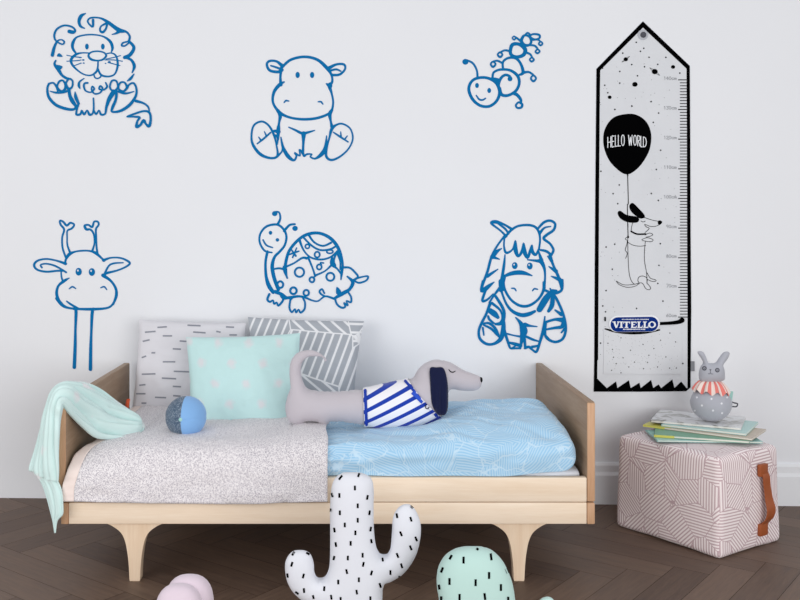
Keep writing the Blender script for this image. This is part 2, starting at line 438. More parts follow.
# ------------------------------------------------------------------ setting
def build_room():
    X0, X1 = -2.6, 3.2
    yw = lambda x: 3.343-.03*x
    mb = MB()
    a, b = (X0, yw(X0)), (X1, yw(X1))
    vs = [(a[0], a[1], -.02), (b[0], b[1], -.02), (b[0], b[1], 2.7), (a[0], a[1], 2.7),
          (a[0], a[1]+.1, -.02), (b[0], b[1]+.1, -.02), (b[0], b[1]+.1, 2.7), (a[0], a[1]+.1, 2.7)]
    mb.add(vs, [[0,1,2,3], [5,4,7,6], [3,2,6,7], [4,5,1,0], [0,3,7,4], [1,5,6,2]])
    struct(mb.build('wall_back', M['wall'], smooth=False))
    # herringbone oak floor: every board its own face, on a dark bed
    mb = MB(); w, n = .098, 6; L = n*w; g = .0006
    mb.add([(X0,-.6,-.003), (X1,-.6,-.003), (X1,3.5,-.003), (X0,3.5,-.003)], [[0,1,2,3]], 1)
    ca, sa = math.cos(R(-38)), math.sin(R(-38)); tones = [0]; uvs = [None]
    for i in range(-90, 90):
        for j in range(-12, 12):
            bx0, by0 = (i+n*j)*w, (i-n*j)*w
            for kind, (x0, y0, x1, y1) in enumerate(((0,0,L,w), (0,w,w,w+L))):
                q = [(x0+g,y0+g), (x1-g,y0+g), (x1-g,y1-g), (x0+g,y1-g)]
                pts = [((bx0+x)*ca-(by0+y)*sa+.31, (bx0+x)*sa+(by0+y)*ca+1.3) for x, y in q]
                if all(p[1] > 3.5 for p in pts) or any(p[0] < X0-.5 or p[0] > X1+.5 or p[1] < -1 for p in pts): continue
                mb.add([(p[0], p[1], 0) for p in pts], [[0,1,2,3]], 0)
                rx = random.random()*9; tones.append(random.random())
                uvs.append([(x-x0+rx, y-y0+rx) if kind == 0 else (y-y0+rx, x-x0+rx) for x, y in q])
    o = struct(mb.build('floor', [M['floor'], M['gap']], smooth=False)); me = o.data
    at = me.attributes.new('tone', 'FLOAT', 'FACE'); at.data.foreach_set('value', tones)
    ul = me.uv_layers[0]
    for p, u in zip(me.polygons, uvs):
        if u:
            for li, c in zip(p.loop_indices, u): ul.data[li].uv = c
    # stepped skirting along the right of the wall
    prof = [(0,0), (.016,0), (.016,.100), (.012,.108), (.010,.112), (.010,.134), (.005,.143), (0,.143)]
    mb = MB(); vs = []
    for x in (-.3, X1):
        for d, z in prof: p = Vector((x, yw(x), 0))+WN*d; vs.append((p.x, p.y, z))
    k = len(prof); mb.add(vs, [[i, (i+1) % k, k+(i+1) % k, k+i] for i in range(k)]+[list(range(k)), list(range(k, 2*k))[::-1]])
    struct(mb.build('baseboard_back', M['trim'], smooth=False, merge=1e-6))
build_room()

# ------------------------------------------------------------------ bed
XL0, XL1, XR0, XR1, YF, YB = -.800, -.779, .630, .652, 2.58, 3.315
def build_bed():
    t = thing('toddler_bed', 'low pale maple toddler bed with solid end boards and four flared legs', 'bed', ((XL0+XR1)/2, (YF+YB)/2, 0))
    for nm, x0, x1, lab in (('headboard', XL0-.006, XL1-.006, 'left end board'), ('footboard', XR0, XR1, 'right end board')):
        mb = MB(); bx(mb, x0, x1, YF+.004, YB, .219, .49, .004, 3)
        hb = sub(mb.build(nm, M['board'], t, smooth='auto'), t)
        m2 = MB(); bx(m2, x0+.0005, x1-.0005, YF, YF+.006, .2195, .4865, .002); m2.build('edge_strip', M['edge'], hb)
        m3 = MB(); b0 = x0+(.008 if nm == 'headboard' else .0); bx(m3, b0, b0+.021, YF-.001, YB, .158, .216, .003); m3.build('end_block', M['edge'], t, smooth='auto')
    xa, xb = XL1+.002, XR0-.001
    for nm, z0, z1 in (('lower_side_rail', .1585, .2165), ('upper_side_rail', .2185, .2845)):
        for y0 in (YF, YB-.022):
            mb = MB(); bx(mb, xa, xb, y0, y0+.022, z0, z1, .0025); mb.build(nm, M['maple'], t, smooth='auto')
    mb = MB(); bx(mb, xa, xb, YF+.0225, YB-.0225, .2, .216, .002); mb.build('slat_base', M['maple'], t, smooth='auto')
    def leg(xc, y0, fw):
        # flared front profile, extruded
        half = [(fw, .162), (fw*.78, .1565), (.058, .148), (.038, .132), (.027, .110), (.0205, .080), (.0165, .045), (.0145, .006), (.0135, 0)]
        pr = [(p[0], p[1]) for p in cat([(a, b) for a, b in half[:-1]], False, 4)]+[(.0135, 0)]
        ring = [(xc+x, z) for x, z in pr]+[(xc-x, z) for x, z in reversed(pr)]
        bm = bmesh.new(); n = len(ring)
        A = [bm.verts.new((x, y0, z)) for x, z in ring]; B = [bm.verts.new((x, y0+.034, z)) for x, z in ring]
        fa = bm.faces.new(A); fb = bm.faces.new(B[::-1])
        for i in range(n): bm.faces.new((A[i], B[i], B[(i+1) % n], A[(i+1) % n]))
        bmesh.ops.recalc_face_normals(bm, faces=bm.faces)
        bmesh.ops.bevel(bm, geom=list(fa.edges)+list(fb.edges), offset=.004, segments=3, profile=.5, affect='EDGES', clamp_overlap=True)
        bmesh.ops.triangulate(bm, faces=[f for f in bm.faces if len(f.verts) > 4])
        MB().from_bm(bm).build('leg', M['maple_v'], t, smooth='auto')
    for xc in (-.600, .447):
        leg(xc, 2.590, .098); leg(xc, YB-.05, .098)
    # mattress
    mb = MB(); bm = rbox((XR0-XL1-.016)/2, (YB-YF-.064)/2, .040, .016, 12)
    bmesh.ops.translate(bm, verts=bm.verts, vec=((XR0+XL1)/2, (YF+YB)/2, .2575)); mb.from_bm(bm)
    tag(mb.build('mattress', M['mattress'], loc=((XR0+XL1)/2, (YF+YB)/2, .217)), 'thin white sheeted mattress showing at the front edge under the blue duvet', 'mattress')
build_bed()

def sm(x, a, b):
    t = max(0, min(1, (x-a)/(b-a))); return t*t*(3-2*t)
from mathutils import noise as mn
def nz(x, y, z=0): return mn.noise(Vector((x, y, z)))
def topz(x, y):                         # height of the bedding pile
    return .346-.022*sm(-x, .52, .68)+.016*sm(x, -.24, -.14)+.044*sm(x, .06, .36)*sm(y, 2.50, 2.85)+.012*sm(x, .02, .2)
def build_bedding():
    # duvet: a puffy closed body that runs under the quilt
    mb = MB(); x0, x1, y0, y1 = -.765, .606, 2.583, 3.285
    bm = rbox((x1-x0)/2, (y1-y0)/2, .05, .048, 70)
    cx, cy = (x0+x1)/2, (y0+y1)/2
    for v in bm.verts:
        x, y, z = v.co.x+cx, v.co.y+cy, v.co.z
        zt = topz(x, y); f = (z+.05)/.1
        # round the right end in plan and let it sag there
        if f < .5 and y-y0 < .05: y = y0+(y-y0)*(.25+.75*f*2)
        lo = .2985-.0125*(1-sm(y, 2.598, 2.612))*(1-sm(x, .40, .58))
        zz = lo+f*(zt-lo)
        if x > -.10:
            wr = .016*nz(x*7, y*4+3, 1)+.009*nz(x*16, y*9, 5)+.014*abs(nz(x*9+y*14, y*3, 9))
            edge = sm(x, -.1, .0)
            zz += wr*f*edge
            yfr = 1-sm(y, 2.60, 2.72)
            y -= (.013*nz(x*11, z*26, 2)+.008*nz(x*25, z*16+4, 7))*yfr*min(1, f*2)*edge
        # gathers where it leaves the quilt
        g = 1-sm(abs(x+.045), .0, .055)
        zz += .005*g*math.sin(y*120+z*60)*f; 
        fr_ = 1-sm(y, 2.60, 2.66); y += .006*fr_*g*math.sin(z*160+x*60)
        # hem creases at the front foot
        y += .006*fr_*(1-f)*math.sin(x*26+1)
        y = y0+(y-y0)*(1-.40*sm(x, -.06, .14))          # bunched towards the front right of the dog
        v.co = Vector((x, y, zz))
    mb.from_bm(bm)
    tag(mb.build('duvet', M['duvet'], loc=(cx, cy, .298)), 'puffy sky blue duvet with fine white line print on the right half of the bed', 'duvet')
    # quilt: thick folded cover laid over the left part, hanging down the front
    t = thing('quilt', 'off-white quilt with grey speckle print and blush border hanging over the front rail', 'quilt', (-.42, 2.9, .38))
    prof = [(3.26, .364), (3.15, .365), (3.0, .365), (2.85, .366), (2.74, .367), (2.68, .366), (2.635, .362), (2.602, .350), (2.580, .330), (2.569, .305), (2.566, .28), (2.564, .25), (2.563, .224)]
    pr = cat(prof, False, 7); NV = len(pr)-1
    def left(k):                        # left edge of the cover along the profile
        y, z = pr[k]
        return -.790+.014*sm(z, .25, .34)+.040*sm(y, 2.57, 2.70)
    def sheet(ua, ub, NU):
        vs = []
        for s_ in (1, -1):
            for k in range(NV+1):
                y, z = pr[k]; a = pr[max(k-1, 0)]; b = pr[min(k+1, NV)]
                ty, tz = b[0]-a[0], b[1]-a[1]; l = math.hypot(ty, tz); ny, nz_ = tz/l, -ty/l
                hang = sm(.34-z, 0, .10)
                xl = left(k); xr = -.074-.010*sm(y, 2.62, 2.75)
                for i in range(NU+1):
                    u = ua+(ub-ua)*i/NU; x = xl+(xr-xl)*u
                    th = .0055*min(1, 6*(1-u)+.35, 10*u+.4)*min(1, .4+(NV-k)*.4)
                    off = th*s_
                    d = .003*nz(x*5, k*.07, 3)+.0022*nz(x*14, k*.15, 8)
                    yy, zz = y+ny*off*1.0, z+nz_*off
                    zz += (1-hang)*(d+.003*nz(x*9, y*9, 4)); yy -= hang*(abs(d)*2+.003*(1+math.sin(x*19+.5)))
                    # piping channels stitched across
                    ch = min(abs(x-q) for q in (-.62, -.385, -.185)); dip = .0030*math.exp(-(ch/.004)**2)
                    zz -= (1-hang)*dip*(s_ > 0); yy += hang*dip*(s_ > 0)
                    zz += hang*(.0035*math.sin(x*9+2)-.002)*sm(.26-z, -.02, .05)
                    # lower at the left end where it slides towards the board
                    sag = sm(-.60-x, 0, .15)
                    zz -= .012*sag*(1-hang)*sm(2.9-y, 0, .3)
                    if z > .31: yy += .022*sag*sm(2.72-y, 0, .1)*sm(z, .31, .36)
                    # folded-back thick roll on the right
                    zz += (1-hang)*.015*sm(x, -.25, -.15)
                    vs.append((x, yy, zz))
        W = NU+1; T = (NV+1)*W; fs = []
        for k in range(NV):
            for i in range(NU):
                q = [k*W+i, k*W+i+1, (k+1)*W+i+1, (k+1)*W+i]; fs.append(q); fs.append([c+T for c in reversed(q)])
        for k in range(NV):
            for i in (0, NU): q = [k*W+i, (k+1)*W+i, (k+1)*W+i+T, k*W+i+T]; fs.append(q if i == 0 else q[::-1])
        for i in range(NU):
            for k in (0, NV): q = [k*W+i, k*W+i+T, k*W+i+1+T, k*W+i+1]; fs.append(q if k == 0 else q[::-1])
        return vs, fs
    a = MB(); a.add(*sheet(.048, 1, 110))
    # unroll the print along the profile so that it does not stretch
    o = a.build('quilt_cover', M['quilt'], t)
    b = MB(); b.add(*sheet(0, .048, 8)); b.build('border', M['quilt_edge'], t)
build_bedding()

# ------------------------------------------------------------------ cushions
def cushion(name, label, mat, corners, T, loc, pinch=.035, mats=None, marks=None, seedv=0, group=None, sag=0):
    """corners: TL, TR, BR, BL as world points"""
    TL, TR, BR, BL = corners; N = 44
    nrm = (TR-TL).cross(BL-TL).normalized()
    if nrm.y > 0: nrm = -nrm
    mb = MB(); vs = []
    for s_ in (1, -1):
        for j in range(N+1):
            for i in range(N+1):
                u, v = i/N, j/N; a, b = 2*u-1, 2*v-1
                a2 = a*(1-pinch*(1-b*b)*1.0); b2 = b*(1-pinch*(1-a*a)*1.0)
                uu, vv = (a2+1)/2, (b2+1)/2
                p = TL.lerp(TR, uu).lerp(BL.lerp(BR, uu), vv)
                e = max(0, (1-a*a))*max(0, (1-b*b))
                h = T*e**.42*(1+.25*sag*b)
                cr = 1+.10*nz(a*2.1+seedv, b*2.1, s_*3)+.05*nz(a*5+seedv, b*5, 7)
                rad = .0035*nz(a*7+seedv, b*7, 11)*(e**.3)
                vs.append(p+nrm*(h*cr*s_+rad))
    W = N+1; Tn = W*W; fs = []
    for j in range(N):
        for i in range(N):
            q = [j*W+i, (j+1)*W+i, (j+1)*W+i+1, j*W+i+1]; fs.append(q); fs.append([c+Tn for c in reversed(q)])
    mb.add(vs, fs)
    return mb
def put_cushions():
    # white cushion with slate dashes
    Yt, Yb = 3.255, 3.16
    mb = cushion('c', '', None, (P(139,319,Yt), P(246,323,Yt), P(243,414,Yb), P(131,416,Yb)), .042, None, seedv=1)
    pj = onto(bvh_of(mb), .0008); F = (130, 310, 3.2)
    dd = [(65,70,34,-4),(103,55,30,-3),(120,83,30,0),(205,50,42,3),(222,72,40,4),(283,70,14,5),(52,98,22,-8),(75,137,12,0),(125,166,40,0),(165,197,50,3),
          (60,205,44,-2),(125,219,46,4),(35,268,30,0),(98,280,36,2),(45,298,16,0),(150,125,26,2),(45,150,14,-8),(40,240,20,-3),(150,245,26,2),(320,55,26,2),(330,80,24,0),(300,95,22,2),(170,100,22,2),(150,275,24,3)]
    for x, y, l, s_ in dd:
        x0 = F[0]+x/F[2]; y0 = F[1]+y/F[2]; w = l/F[2]/2
        ribbon(mb, pj, [(x0-w, y0-s_*.1), (x0, y0), (x0+w, y0+s_*.1)], 1.5, mi=1, n=2, round_=False)
    base = Vector(((P(187,411,Yb)).x, Yb, .385))
    t = thing('cushion', 'off-white cushion with short slate dashes leaning at the left of the bed', 'cushion', base)
    mb.build('cushion_cover', [M['dash_cloth'], M['dash_ink']], t, uv='planar')
    m2 = MB(); a = P(124,409,3.10); 
    bm = bmesh.new(); bmesh.ops.create_cube(bm, size=1)
    for v in bm.verts: v.co = Vector((v.co.x*.012+.006*v.co.z, v.co.y*.0035, v.co.z*.030))
    bmesh.ops.bevel(bm, geom=bm.edges[:], offset=.0012, segments=2, affect='EDGES')
    bmesh.ops.translate(bm, verts=bm.verts, vec=P(127.5,403.5,3.05)); m2.from_bm(bm)
    o = m2.build('fabric_label', M['orange'], t); o['label'] = 'orange fabric label'
    # grey geometric cushion
    Yt, Yb = 3.262, 3.14
    mb = cushion('c', '', None, (P(248,317,Yt), P(364,321,Yt), P(354,403,Yb), P(252,403,Yb)), .040, None, seedv=5)
    base = Vector((P(303,403,Yb).x, Yb, .385))
    tag(mb.build('cushion', M['geo'], loc=base, uv='planar'), 'grey cushion with white geometric line print leaning behind the toy dog', 'cushion')
    Yt, Yb = 3.07, 2.955
    mb = cushion('c', '', None, (P(186,337,Yt), P(300,333,Yt), P(302,433,Yb), P(190,437,Yb)), .05, None, seedv=9)
    base = Vector((P(246,425,Yb).x, Yb, .385))
    tag(mb.build('cushion', M['mint'], loc=base, uv='planar'), 'mint green cushion with faint pink blots in front of the two other cushions', 'cushion')
    # a flat dark navy edge peeping out under the mint cushion
put_cushions()

# ------------------------------------------------------------------ ball
def build_ball():
    Yc = 2.765; r = .0595; c = P(186, 416.5, Yc)
    t = thing('fabric_ball', 'soft fabric ball, half dark speckled and half sky blue, before the mint cushion', 'ball', (c.x, c.y, c.z-r))
    # lune panels around an axis that points nearly at the viewer
    ax = Vector((-.09, -1, .05)).normalized(); sx = ax.cross(Vector((0,0,1))).normalized(); sz = sx.cross(ax).normalized()
    if sx.x < 0: sx = -sx
    def panel(a0, a1, m, lab, rr=1):
        mb = MB(); vs = []; NA, NB = 16, 24
        for j in range(NB+1):
            th = math.pi*j/NB
            for i in range(NA+1):
                ph = R(a0+(a1-a0)*i/NA); q = (i/NA); seam = 1-.018*math.exp(-(min(q, 1-q)*NA/1.1)**2)
                d = ax*math.cos(th)+(sx*math.cos(ph)+sz*math.sin(ph))*math.sin(th)
                vs.append(c+d*r*seam*rr)
        fs = [[j*(NA+1)+i, j*(NA+1)+i+1, (j+1)*(NA+1)+i+1, (j+1)*(NA+1)+i] for j in range(NB) for i in range(NA)]
        mb.add(vs, fs); o = mb.build('panel', m, t, merge=1e-5); o['label'] = lab
    panel(90, 180, M['ball_dark'], 'dark speckled panel'); panel(180, 270, M['ball_dark'], 'dark speckled panel')
    panel(-90, 0, M['ball_blue'], 'sky blue panel'); panel(0, 90, M['ball_blue'], 'sky blue panel')
    mb = MB(); sphere(mb, c+ax*r*.985, .0055, .003, .0055, seg=16, rings=8); o = mb.build('button', M['tag_mint'], t); o['label'] = 'pale mint button'
build_ball()

# ------------------------------------------------------------------ plush dachshund
def build_dog():
    F = (280, 340, 3.81); Y0 = 2.825
    out = fr(F, '172,82 160,66 135,62 105,66 84,88 80,125 90,165 112,190 180,197 250,195 315,190 400,172 470,156 505,148 528,112 560,86 600,76 650,86 700,115 740,130 762,140 770,160 758,184 725,193 685,190 648,186 636,215 628,255 610,290 560,314 480,326 400,326 320,320 250,311 195,306 185,318 160,322 140,308 100,308 85,320 50,318 30,300 20,260 28,215 40,180 36,130 40,88 62,52 105,38 140,44 168,62 178,76')
    t = thing('plush_dachshund', 'greige plush dachshund with curled tail, navy ear and striped shirt lying on the bed', 'plush toy', (P(360,422,Y0).x, Y0, .378))
    mb = MB(); plush(mb, out, Y0, 1.0, 2.0, n=4); body = bvh_of(mb); pj = onto(body, .0008)
    ribbon(mb, pj, fr(F, '643,113,3 650,121,4 659,123,4 667,119,3'), mi=1)
    mb.build('body', [M['dog'], M['black_thread']], t, uv='planar', merge=1e-5)
    no = MB(); sphere(no, P(F[0]+765/F[2], F[1]+152/F[2], Y0-.004), .0055, .010, .0085, seg=16, rings=10); o = no.build('nose', M['black_thread'], t); o['label'] = 'black stitched nose tip'
    # shirt: same stuffed form, a touch larger, cut at the waist and the neck
    dom = fr(F, '316,172 400,154 476,132 488,148 520,190 560,235 612,290 606,312 540,336 480,344 400,344 322,340 318,250')
    fo = fr(F, '172,82 160,66 135,62 105,66 84,88 80,125 90,165 112,187 180,193 250,191 315,185 400,167 470,151 505,143 528,108 560,82 600,72 650,82 700,111 740,126 762,136 774,160 758,188 725,197 685,194 652,190 640,215 632,255 616,294 560,320 480,332 400,332 320,328 250,318 195,311 185,322 160,326 140,312 100,312 85,324 50,322 30,300 16,260 24,215 36,180 32,130 36,88 62,48 105,34 140,40 172,58 182,76')
    ms = MB(); plush(ms, dom, Y0, 1.0, 2.0, fieldpix=fo, smooth_outline=False, tmin=.0012)
    sh = sub(ms.build('shirt', M['stripe'], t, uv='planar', merge=1e-5), t)
    sj = onto(bvh_of(ms), .0009)
    tr = MB(); ribbon(tr, sj, fr(F, '325,194,11 327,250,11 330,320,11'), n=8, q0=.0012)
    sub_tr = MB(); ribbon(sub_tr, sj, fr(F, '478,158,10 512,196,10 552,240,10 596,288,10'), n=8, q0=.0012)
    o = tr.build('trim', M['royal'], sh); o['label'] = 'royal blue edging'; o = sub_tr.build('trim', M['royal'], sh); o['label'] = 'royal blue edging'
    lb = MB(); fill(lb, sj, fr(F, '516,186 556,222 538,242 500,206'), smooth=False, q0=.0032, step=1.2)
    o = lb.build('fabric_label', M['label_blue'], sh); o['label'] = 'small royal blue label'
    rg = MB(); ribbon(rg, sj, [p for p in [(F[0]+x/F[2], F[1]+y/F[2]) for x, y in ell(560, 252, 7, 9)]], .8, closed=True, q0=.002)
    rg.build('snap_button', M['black_thread'], sh)
    me = MB(); plush(me, fr(F, '572,110 598,106 620,106 632,125 640,170 642,225 640,265 628,284 608,287 590,270 577,235 572,170'), Y0-.060, .35, 2.2, tmax=.006, n=4,
                     dy=lambda x, y: .010*(1-sm(y, 367, 385))+.004*math.sin(x*.9)*sm(y, 372, 400))
    o = me.build('ear', M['navy'], t, merge=1e-5); o['label'] = 'long hanging navy ear'
build_dog()

# ------------------------------------------------------------------ mint blanket over the left board
def build_blanket():
    S = [((143.5,423,2.80), (143.5,427,2.78), .004), ((141,420,2.81), (142,432,2.77), .014), ((133,414,2.82), (136,436,2.74), .024), ((118,404,2.82), (118,438.5,2.70), .030),
         ((103,393,2.80), (99,438,2.665), .032), ((90,385,2.77), (84,428,2.63), .030), ((77,382,2.74), (71,414,2.59), .028),
         ((66,385,2.71), (63,404,2.565), .026), ((56,392,2.69), (60,409,2.55), .022), ((49,405,2.66), (59,419,2.55), .020), ((42.5,425,2.64), (58.5,432,2.54), .018),
         ((36,447,2.63), (58.5,452,2.54), .016), ((30.5,466,2.62), (58.5,472,2.54), .016), ((30,470,2.62), (58.5,482,2.54), .013)]
    S2 = [((33,464,2.62), (55,468,2.565), .006), ((35,473,2.61), (57,478,2.56), .008), ((42,484,2.60), (61,488,2.555), .009), ((46,495,2.59), (63,501,2.55), .009), ((50,509,2.58), (63,514,2.55), .008), ((53,522,2.57), (57.5,521,2.555), .005), ((54.8,533,2.56), (55.6,533,2.555), .002)]
    mb = MB()
    for S_, NA in ((S, 120), (S2, 72)):
        rows = cat([(*a, *b, w) for a, b, w in S_], False, 10); vs = []
        for k, r in enumerate(rows):
            A, B = P(*r[0:3]), P(*r[3:6]); w = r[6]; c = (A+B)/2; h = (A-B)/2
            nxt, prv = rows[min(k+1, len(rows)-1)], rows[max(k-1, 0)]
            T = (P(*nxt[0:3])+P(*nxt[3:6])-P(*prv[0:3])-P(*prv[3:6])).normalized()
            n = T.cross(h).normalized()
            if n.y > 0: n = -n
            for i in range(NA):
                th = 2*math.pi*i/NA; s_ = math.cos(th); q = math.sin(th)
                ph = s_*4.3+.5*math.sin(k*.05+1)+.35*nz(s_*1.3, k*.05, 2)
                ridge = 1-abs(math.sin(ph))                      # rounded pleats with sharp valleys between
                fine = 1-abs(math.sin(s_*9.5+.04*k+.5*nz(s_*2, k*.06, 5)))
                d = -.85*ridge**2.0-.38*fine**2.2+.25*nz(s_*2.2, k*.06, 6)
                vs.append(c+h*s_*(1+.015*math.sin(k*.33))+n*w*(q*(1.15 if q > 0 else .8)+(d*min(1, abs(q)*1.5) if q > 0 else 0)))
        m = len(rows)
        mb.add(vs, [[k*NA+i, k*NA+(i+1) % NA, (k+1)*NA+(i+1) % NA, (k+1)*NA+i] for k in range(m-1) for i in range(NA)]+[list(range(NA))[::-1], [(m-1)*NA+i for i in range(NA)]])
    o = mb.build('blanket', M['blanket'], loc=(-.78, 2.66, .49), merge=1e-6)
    tag(o, 'pale mint blanket with faint pink spots draped over the left end board', 'blanket')
build_blanket()

# ------------------------------------------------------------------ cactus toys
def squash(d):
    l = (abs(d.x)**2.5+abs(d.y)**2.5+abs(d.z)**2.5)**(1/2.5); return d/l
def stitches(mb, pj, F, items, l=20, w=8.5, mi=1):
    for it in items:
        x, y = it[0], it[1]; sl = it[2] if len(it) > 2 else 0; ll = it[3] if len(it) > 3 else l
        k = F[2]; p = [(F[0]+(x+sl*.5)/k, F[1]+(y-ll/2)/k), (F[0]+x/k, F[1]+y/k), (F[0]+(x-sl*.5)/k, F[1]+(y+ll/2)/k)]
        ribbon(mb, pj, p, w/k, mi=mi, n=3, round_=False)
def build_cacti():
    F = (270, 460, 4.288); Y0 = 2.19
    out = fr(F, '350,53 400,60 435,80 445,130 444,200 446,300 455,370 472,408 495,412 515,385 522,320 527,250 545,212 575,192 605,195 630,225 646,275 645,330 630,395 600,450 560,495 515,518 488,530 482,600 482,700 478,780 440,800 340,803 262,800 228,780 226,700 224,640 190,612 145,602 105,570 75,520 64,465 70,425 95,395 135,388 170,402 187,440 190,480 202,510 225,514 245,490 256,440 258,330 257,220 262,130 275,85 305,60')
    t = thing('plush_cactus', 'white cactus plush with two arms and black dashes standing before the bed', 'plush toy', (P(355,640,Y0).x, Y0, 0))
    mb = MB(); plush(mb, out, Y0, .85, 2.4, n=4, tmax=.055); pj = onto(bvh_of(mb), .0008)
    # settle the foot on the floor
    it = [(303,76,14,18),(380,66,6,16),(364,120),(298,152,0),(267,150,-6,18),(417,160,4),(376,196),(300,226),(262,215,0,16),(426,226,3),(376,258),(321,278),(277,300,-3),(431,296,4),
          (366,312),(283,362,-3),(346,357),(434,348,-3,18),(397,408),(275,420,4,18),(334,420),(400,447,4),(329,478,-5),(435,484,6),(293,523),(381,513),(372,566,-3),(263,588,-3),(303,597,0),(430,594,0),(233,552,2),(472,537,-6),
          (545,239,-4),(604,254,-6),(562,316,-8),(626,338,-8),(603,376,-8),(547,409,-8),(564,453,-6),(516,482,0),(553,503,4,14),(607,203,-10,10),(483,428,-2,16),
          (100,402,10,16),(162,402,-14,8),(94,447,6),(76,495,-3,18),(143,497,5),(146,559,-2),(116,569,-14,10),(186,587,-4,16),
          (340,640),(400,660),(290,670),(360,700),(430,720),(300,740),(390,760)]
    stitches(mb, pj, F, it)
    mb.build('body', [M['cactus'], M['black']], t, uv='planar', merge=1e-5)
    # pale mint round cactus
    Y0 = 2.02; F = (420, 530, 5)
    out = fr(F, '250,86 310,88 365,108 410,150 440,205 462,265 472,330 478,400 485,470 520,480 560,465 580,420 590,370 610,345 635,336 662,342 676,370 682,430 670,500 635,570 570,610 500,625 480,660 460,700 430,735 360,758 270,762 180,755 120,730 95,680 82,600 78,500 88,420 96,360 85,290 84,235 96,180 130,130 180,98')
    t = thing('plush_cactus', 'round pale mint cactus plush with small dark dashes on the floor', 'plush toy', (P(475,682,Y0).x, Y0, 0))
    mb = MB(); plush(mb, out, Y0, .85, 2.6, n=4, tmax=.06); pj = onto(bvh_of(mb), .0008)
    it = [(154,137,12,22),(218,151,0),(355,135,-4),(287,97,-10,8),(111,200,10,26),(148,257),(278,263),(345,227),(433,205,-10,24),(404,287),(97,285,-4,24),(198,336),(324,332,-4),(107,342,0,22),(440,350),(260,400),(380,410),(160,430),(320,480),(220,500),(420,490),(640,380),(630,450)]
    stitches(mb, pj, F, it, l=34, w=11)
    mb.build('body', [M['mint_plain'], M['black']], t, uv='planar', merge=1e-5)
    # pale lilac plush at the lower left
    Y0 = 2.2; t0 = P(185, 0, Y0).x
    t = thing('stuffed_toy', 'pale lilac rounded stuffed toy with a curved crease, on the floor at lower left', 'plush toy', (t0, Y0, 0))
    mb = MB(); s = Y0/FOC
    cx, w, hz = P(180,0,Y0).x, 24*s, (644-582)*s/2
    sphere(mb, (cx, Y0-.012, hz), w, .040, hz, fn=squash); mb.build('front_lobe', M['lilac'], t)
    mb = MB(); sphere(mb, (P(189,0,Y0+.03).x, Y0+.03, hz*1.04), 25*s, .042, hz*1.04, fn=squash); mb.build('back_lobe', M['lilac'], t)
build_cacti()
# ------------------------------------------------------------------ pouf with books and bunny
PF, PL, PR = Vector((1.063, 2.754, 0)), Vector((.830, 3.062, 0)), Vector((1.318, 2.929, 0))
def build_pouf():
    ux = (PR-PF); uy = (PL-PF); lx, ly = ux.length, uy.length
    ang = math.atan2(ux.y, ux.x); cen = PF+(ux+uy)/2; Hh = .298
    t = thing('pouf', 'square pink and white line-print pouf with a tan leather handle, right of the bed', 'pouf', (cen.x, cen.y, 0), rotz=ang, local=True)
    # work in the pouf's own frame: x along the handle side, y to the back left
    bm = rbox(lx/2, ly/2, Hh/2, .018, 34)
    for v in bm.verts:
        x, y, z = v.co; a, b, c = x/(lx/2), y/(ly/2), z/(Hh/2)
        bul = .014*(1-c*c)
        x += math.copysign(1, x)*bul*abs(a)**2*(1-b*b)*.8; y += math.copysign(1, y)*bul*abs(b)**2*(1-a*a)*.8
        k = 1-.034*(c+1)/2; x *= k; y *= k
        if c > .5: z += .002*(1-a*a)*(1-b*b)-.006*(1-(1-a*a)*(1-b*b))*abs(a*b)
        z += .004*nz(x*9, y*9, z*9); x += .003*nz(x*8+5, y*8, z*8); y += .003*nz(x*8, y*8+9, z*8)
        v.co = Vector((x, y, max(0, z+Hh/2)))
    mb = MB().from_bm(bm); cov = sub(mb.build('cover', M['pouf'], t), t)
    # piping cord around the bottom and up the corners
    p = MB(); hx, hy = lx/2-.004, ly/2-.004; ring = []
    for sx, sy, a0 in ((1,-1,-90), (1,1,0), (-1,1,90), (-1,-1,180)):
        for k in range(5): a = R(a0+k*22.5); ring.append((sx*(hx-.02)+.019*math.cos(a), sy*(hy-.02)+.019*math.sin(a), .014+.002*math.sin(k+sx)))
    full = []
    for i, q in enumerate(ring):
        nx_ = ring[(i+1) % len(ring)]; full.append(q); L_ = math.dist(q, nx_)
        if L_ > .05: full += [tuple(q[j]+(nx_[j]-q[j])*k/12 for j in range(3)) for k in range(1, 12)]
    dense = cat(full, True, 2); tube(p, [Vector(q) for q in dense]+[Vector(dense[0])], .0035, 8)
    p.build('piping', M['pouf_pipe'], cov)
    # leather handle on the side facing +x of the view (local -y side)
    hw = .0165; xs = (.63-.5)*lx
    y0 = -ly/2-.008
    h = MB()
    path = [(y0-.004, .250), (y0-.006, .232), (y0-.012, .215), (y0-.013, .185), (y0-.018, .150), (y0-.026, .120), (y0-.022, .095), (y0-.010, .078), (y0-.006, .066), (y0-.006, .046)]
    pp = cat(path, False, 8); vs = []
    for y, z in pp:
        yy, zz = y, z
        wv = hw*(1+.25*math.exp(-((z-.12)/.03)**2))
        for dx, dt in ((-wv, 0), (wv, 0), (wv, .003), (-wv, .003)): vs.append((xs+dx+(.010*math.sin((z-.05)/.2*math.pi)), yy+dt, zz))
    n = len(pp); fs = [[4*i+k, 4*i+(k+1) % 4, 4*i+4+(k+1) % 4, 4*i+4+k] for i in range(n-1) for k in range(4)]+[[0,1,2,3], [4*n-1,4*n-2,4*n-3,4*n-4]]
    h.add(vs, fs); hd = sub(h.build('handle', M['leather'], t, smooth='auto', merge=1e-6), t)
    for z in (.236, .058):
        q = MB(); bx(q, xs-.019, xs+.019, y0-.0085, y0+.004, z-.018, z+.018, .002); q.build('mounting_patch', M['leather'], hd, smooth='auto')
        for dx, dz in ((-.012,-.011), (.012,-.011), (-.012,.011), (.012,.011)):
            pass
    return cen
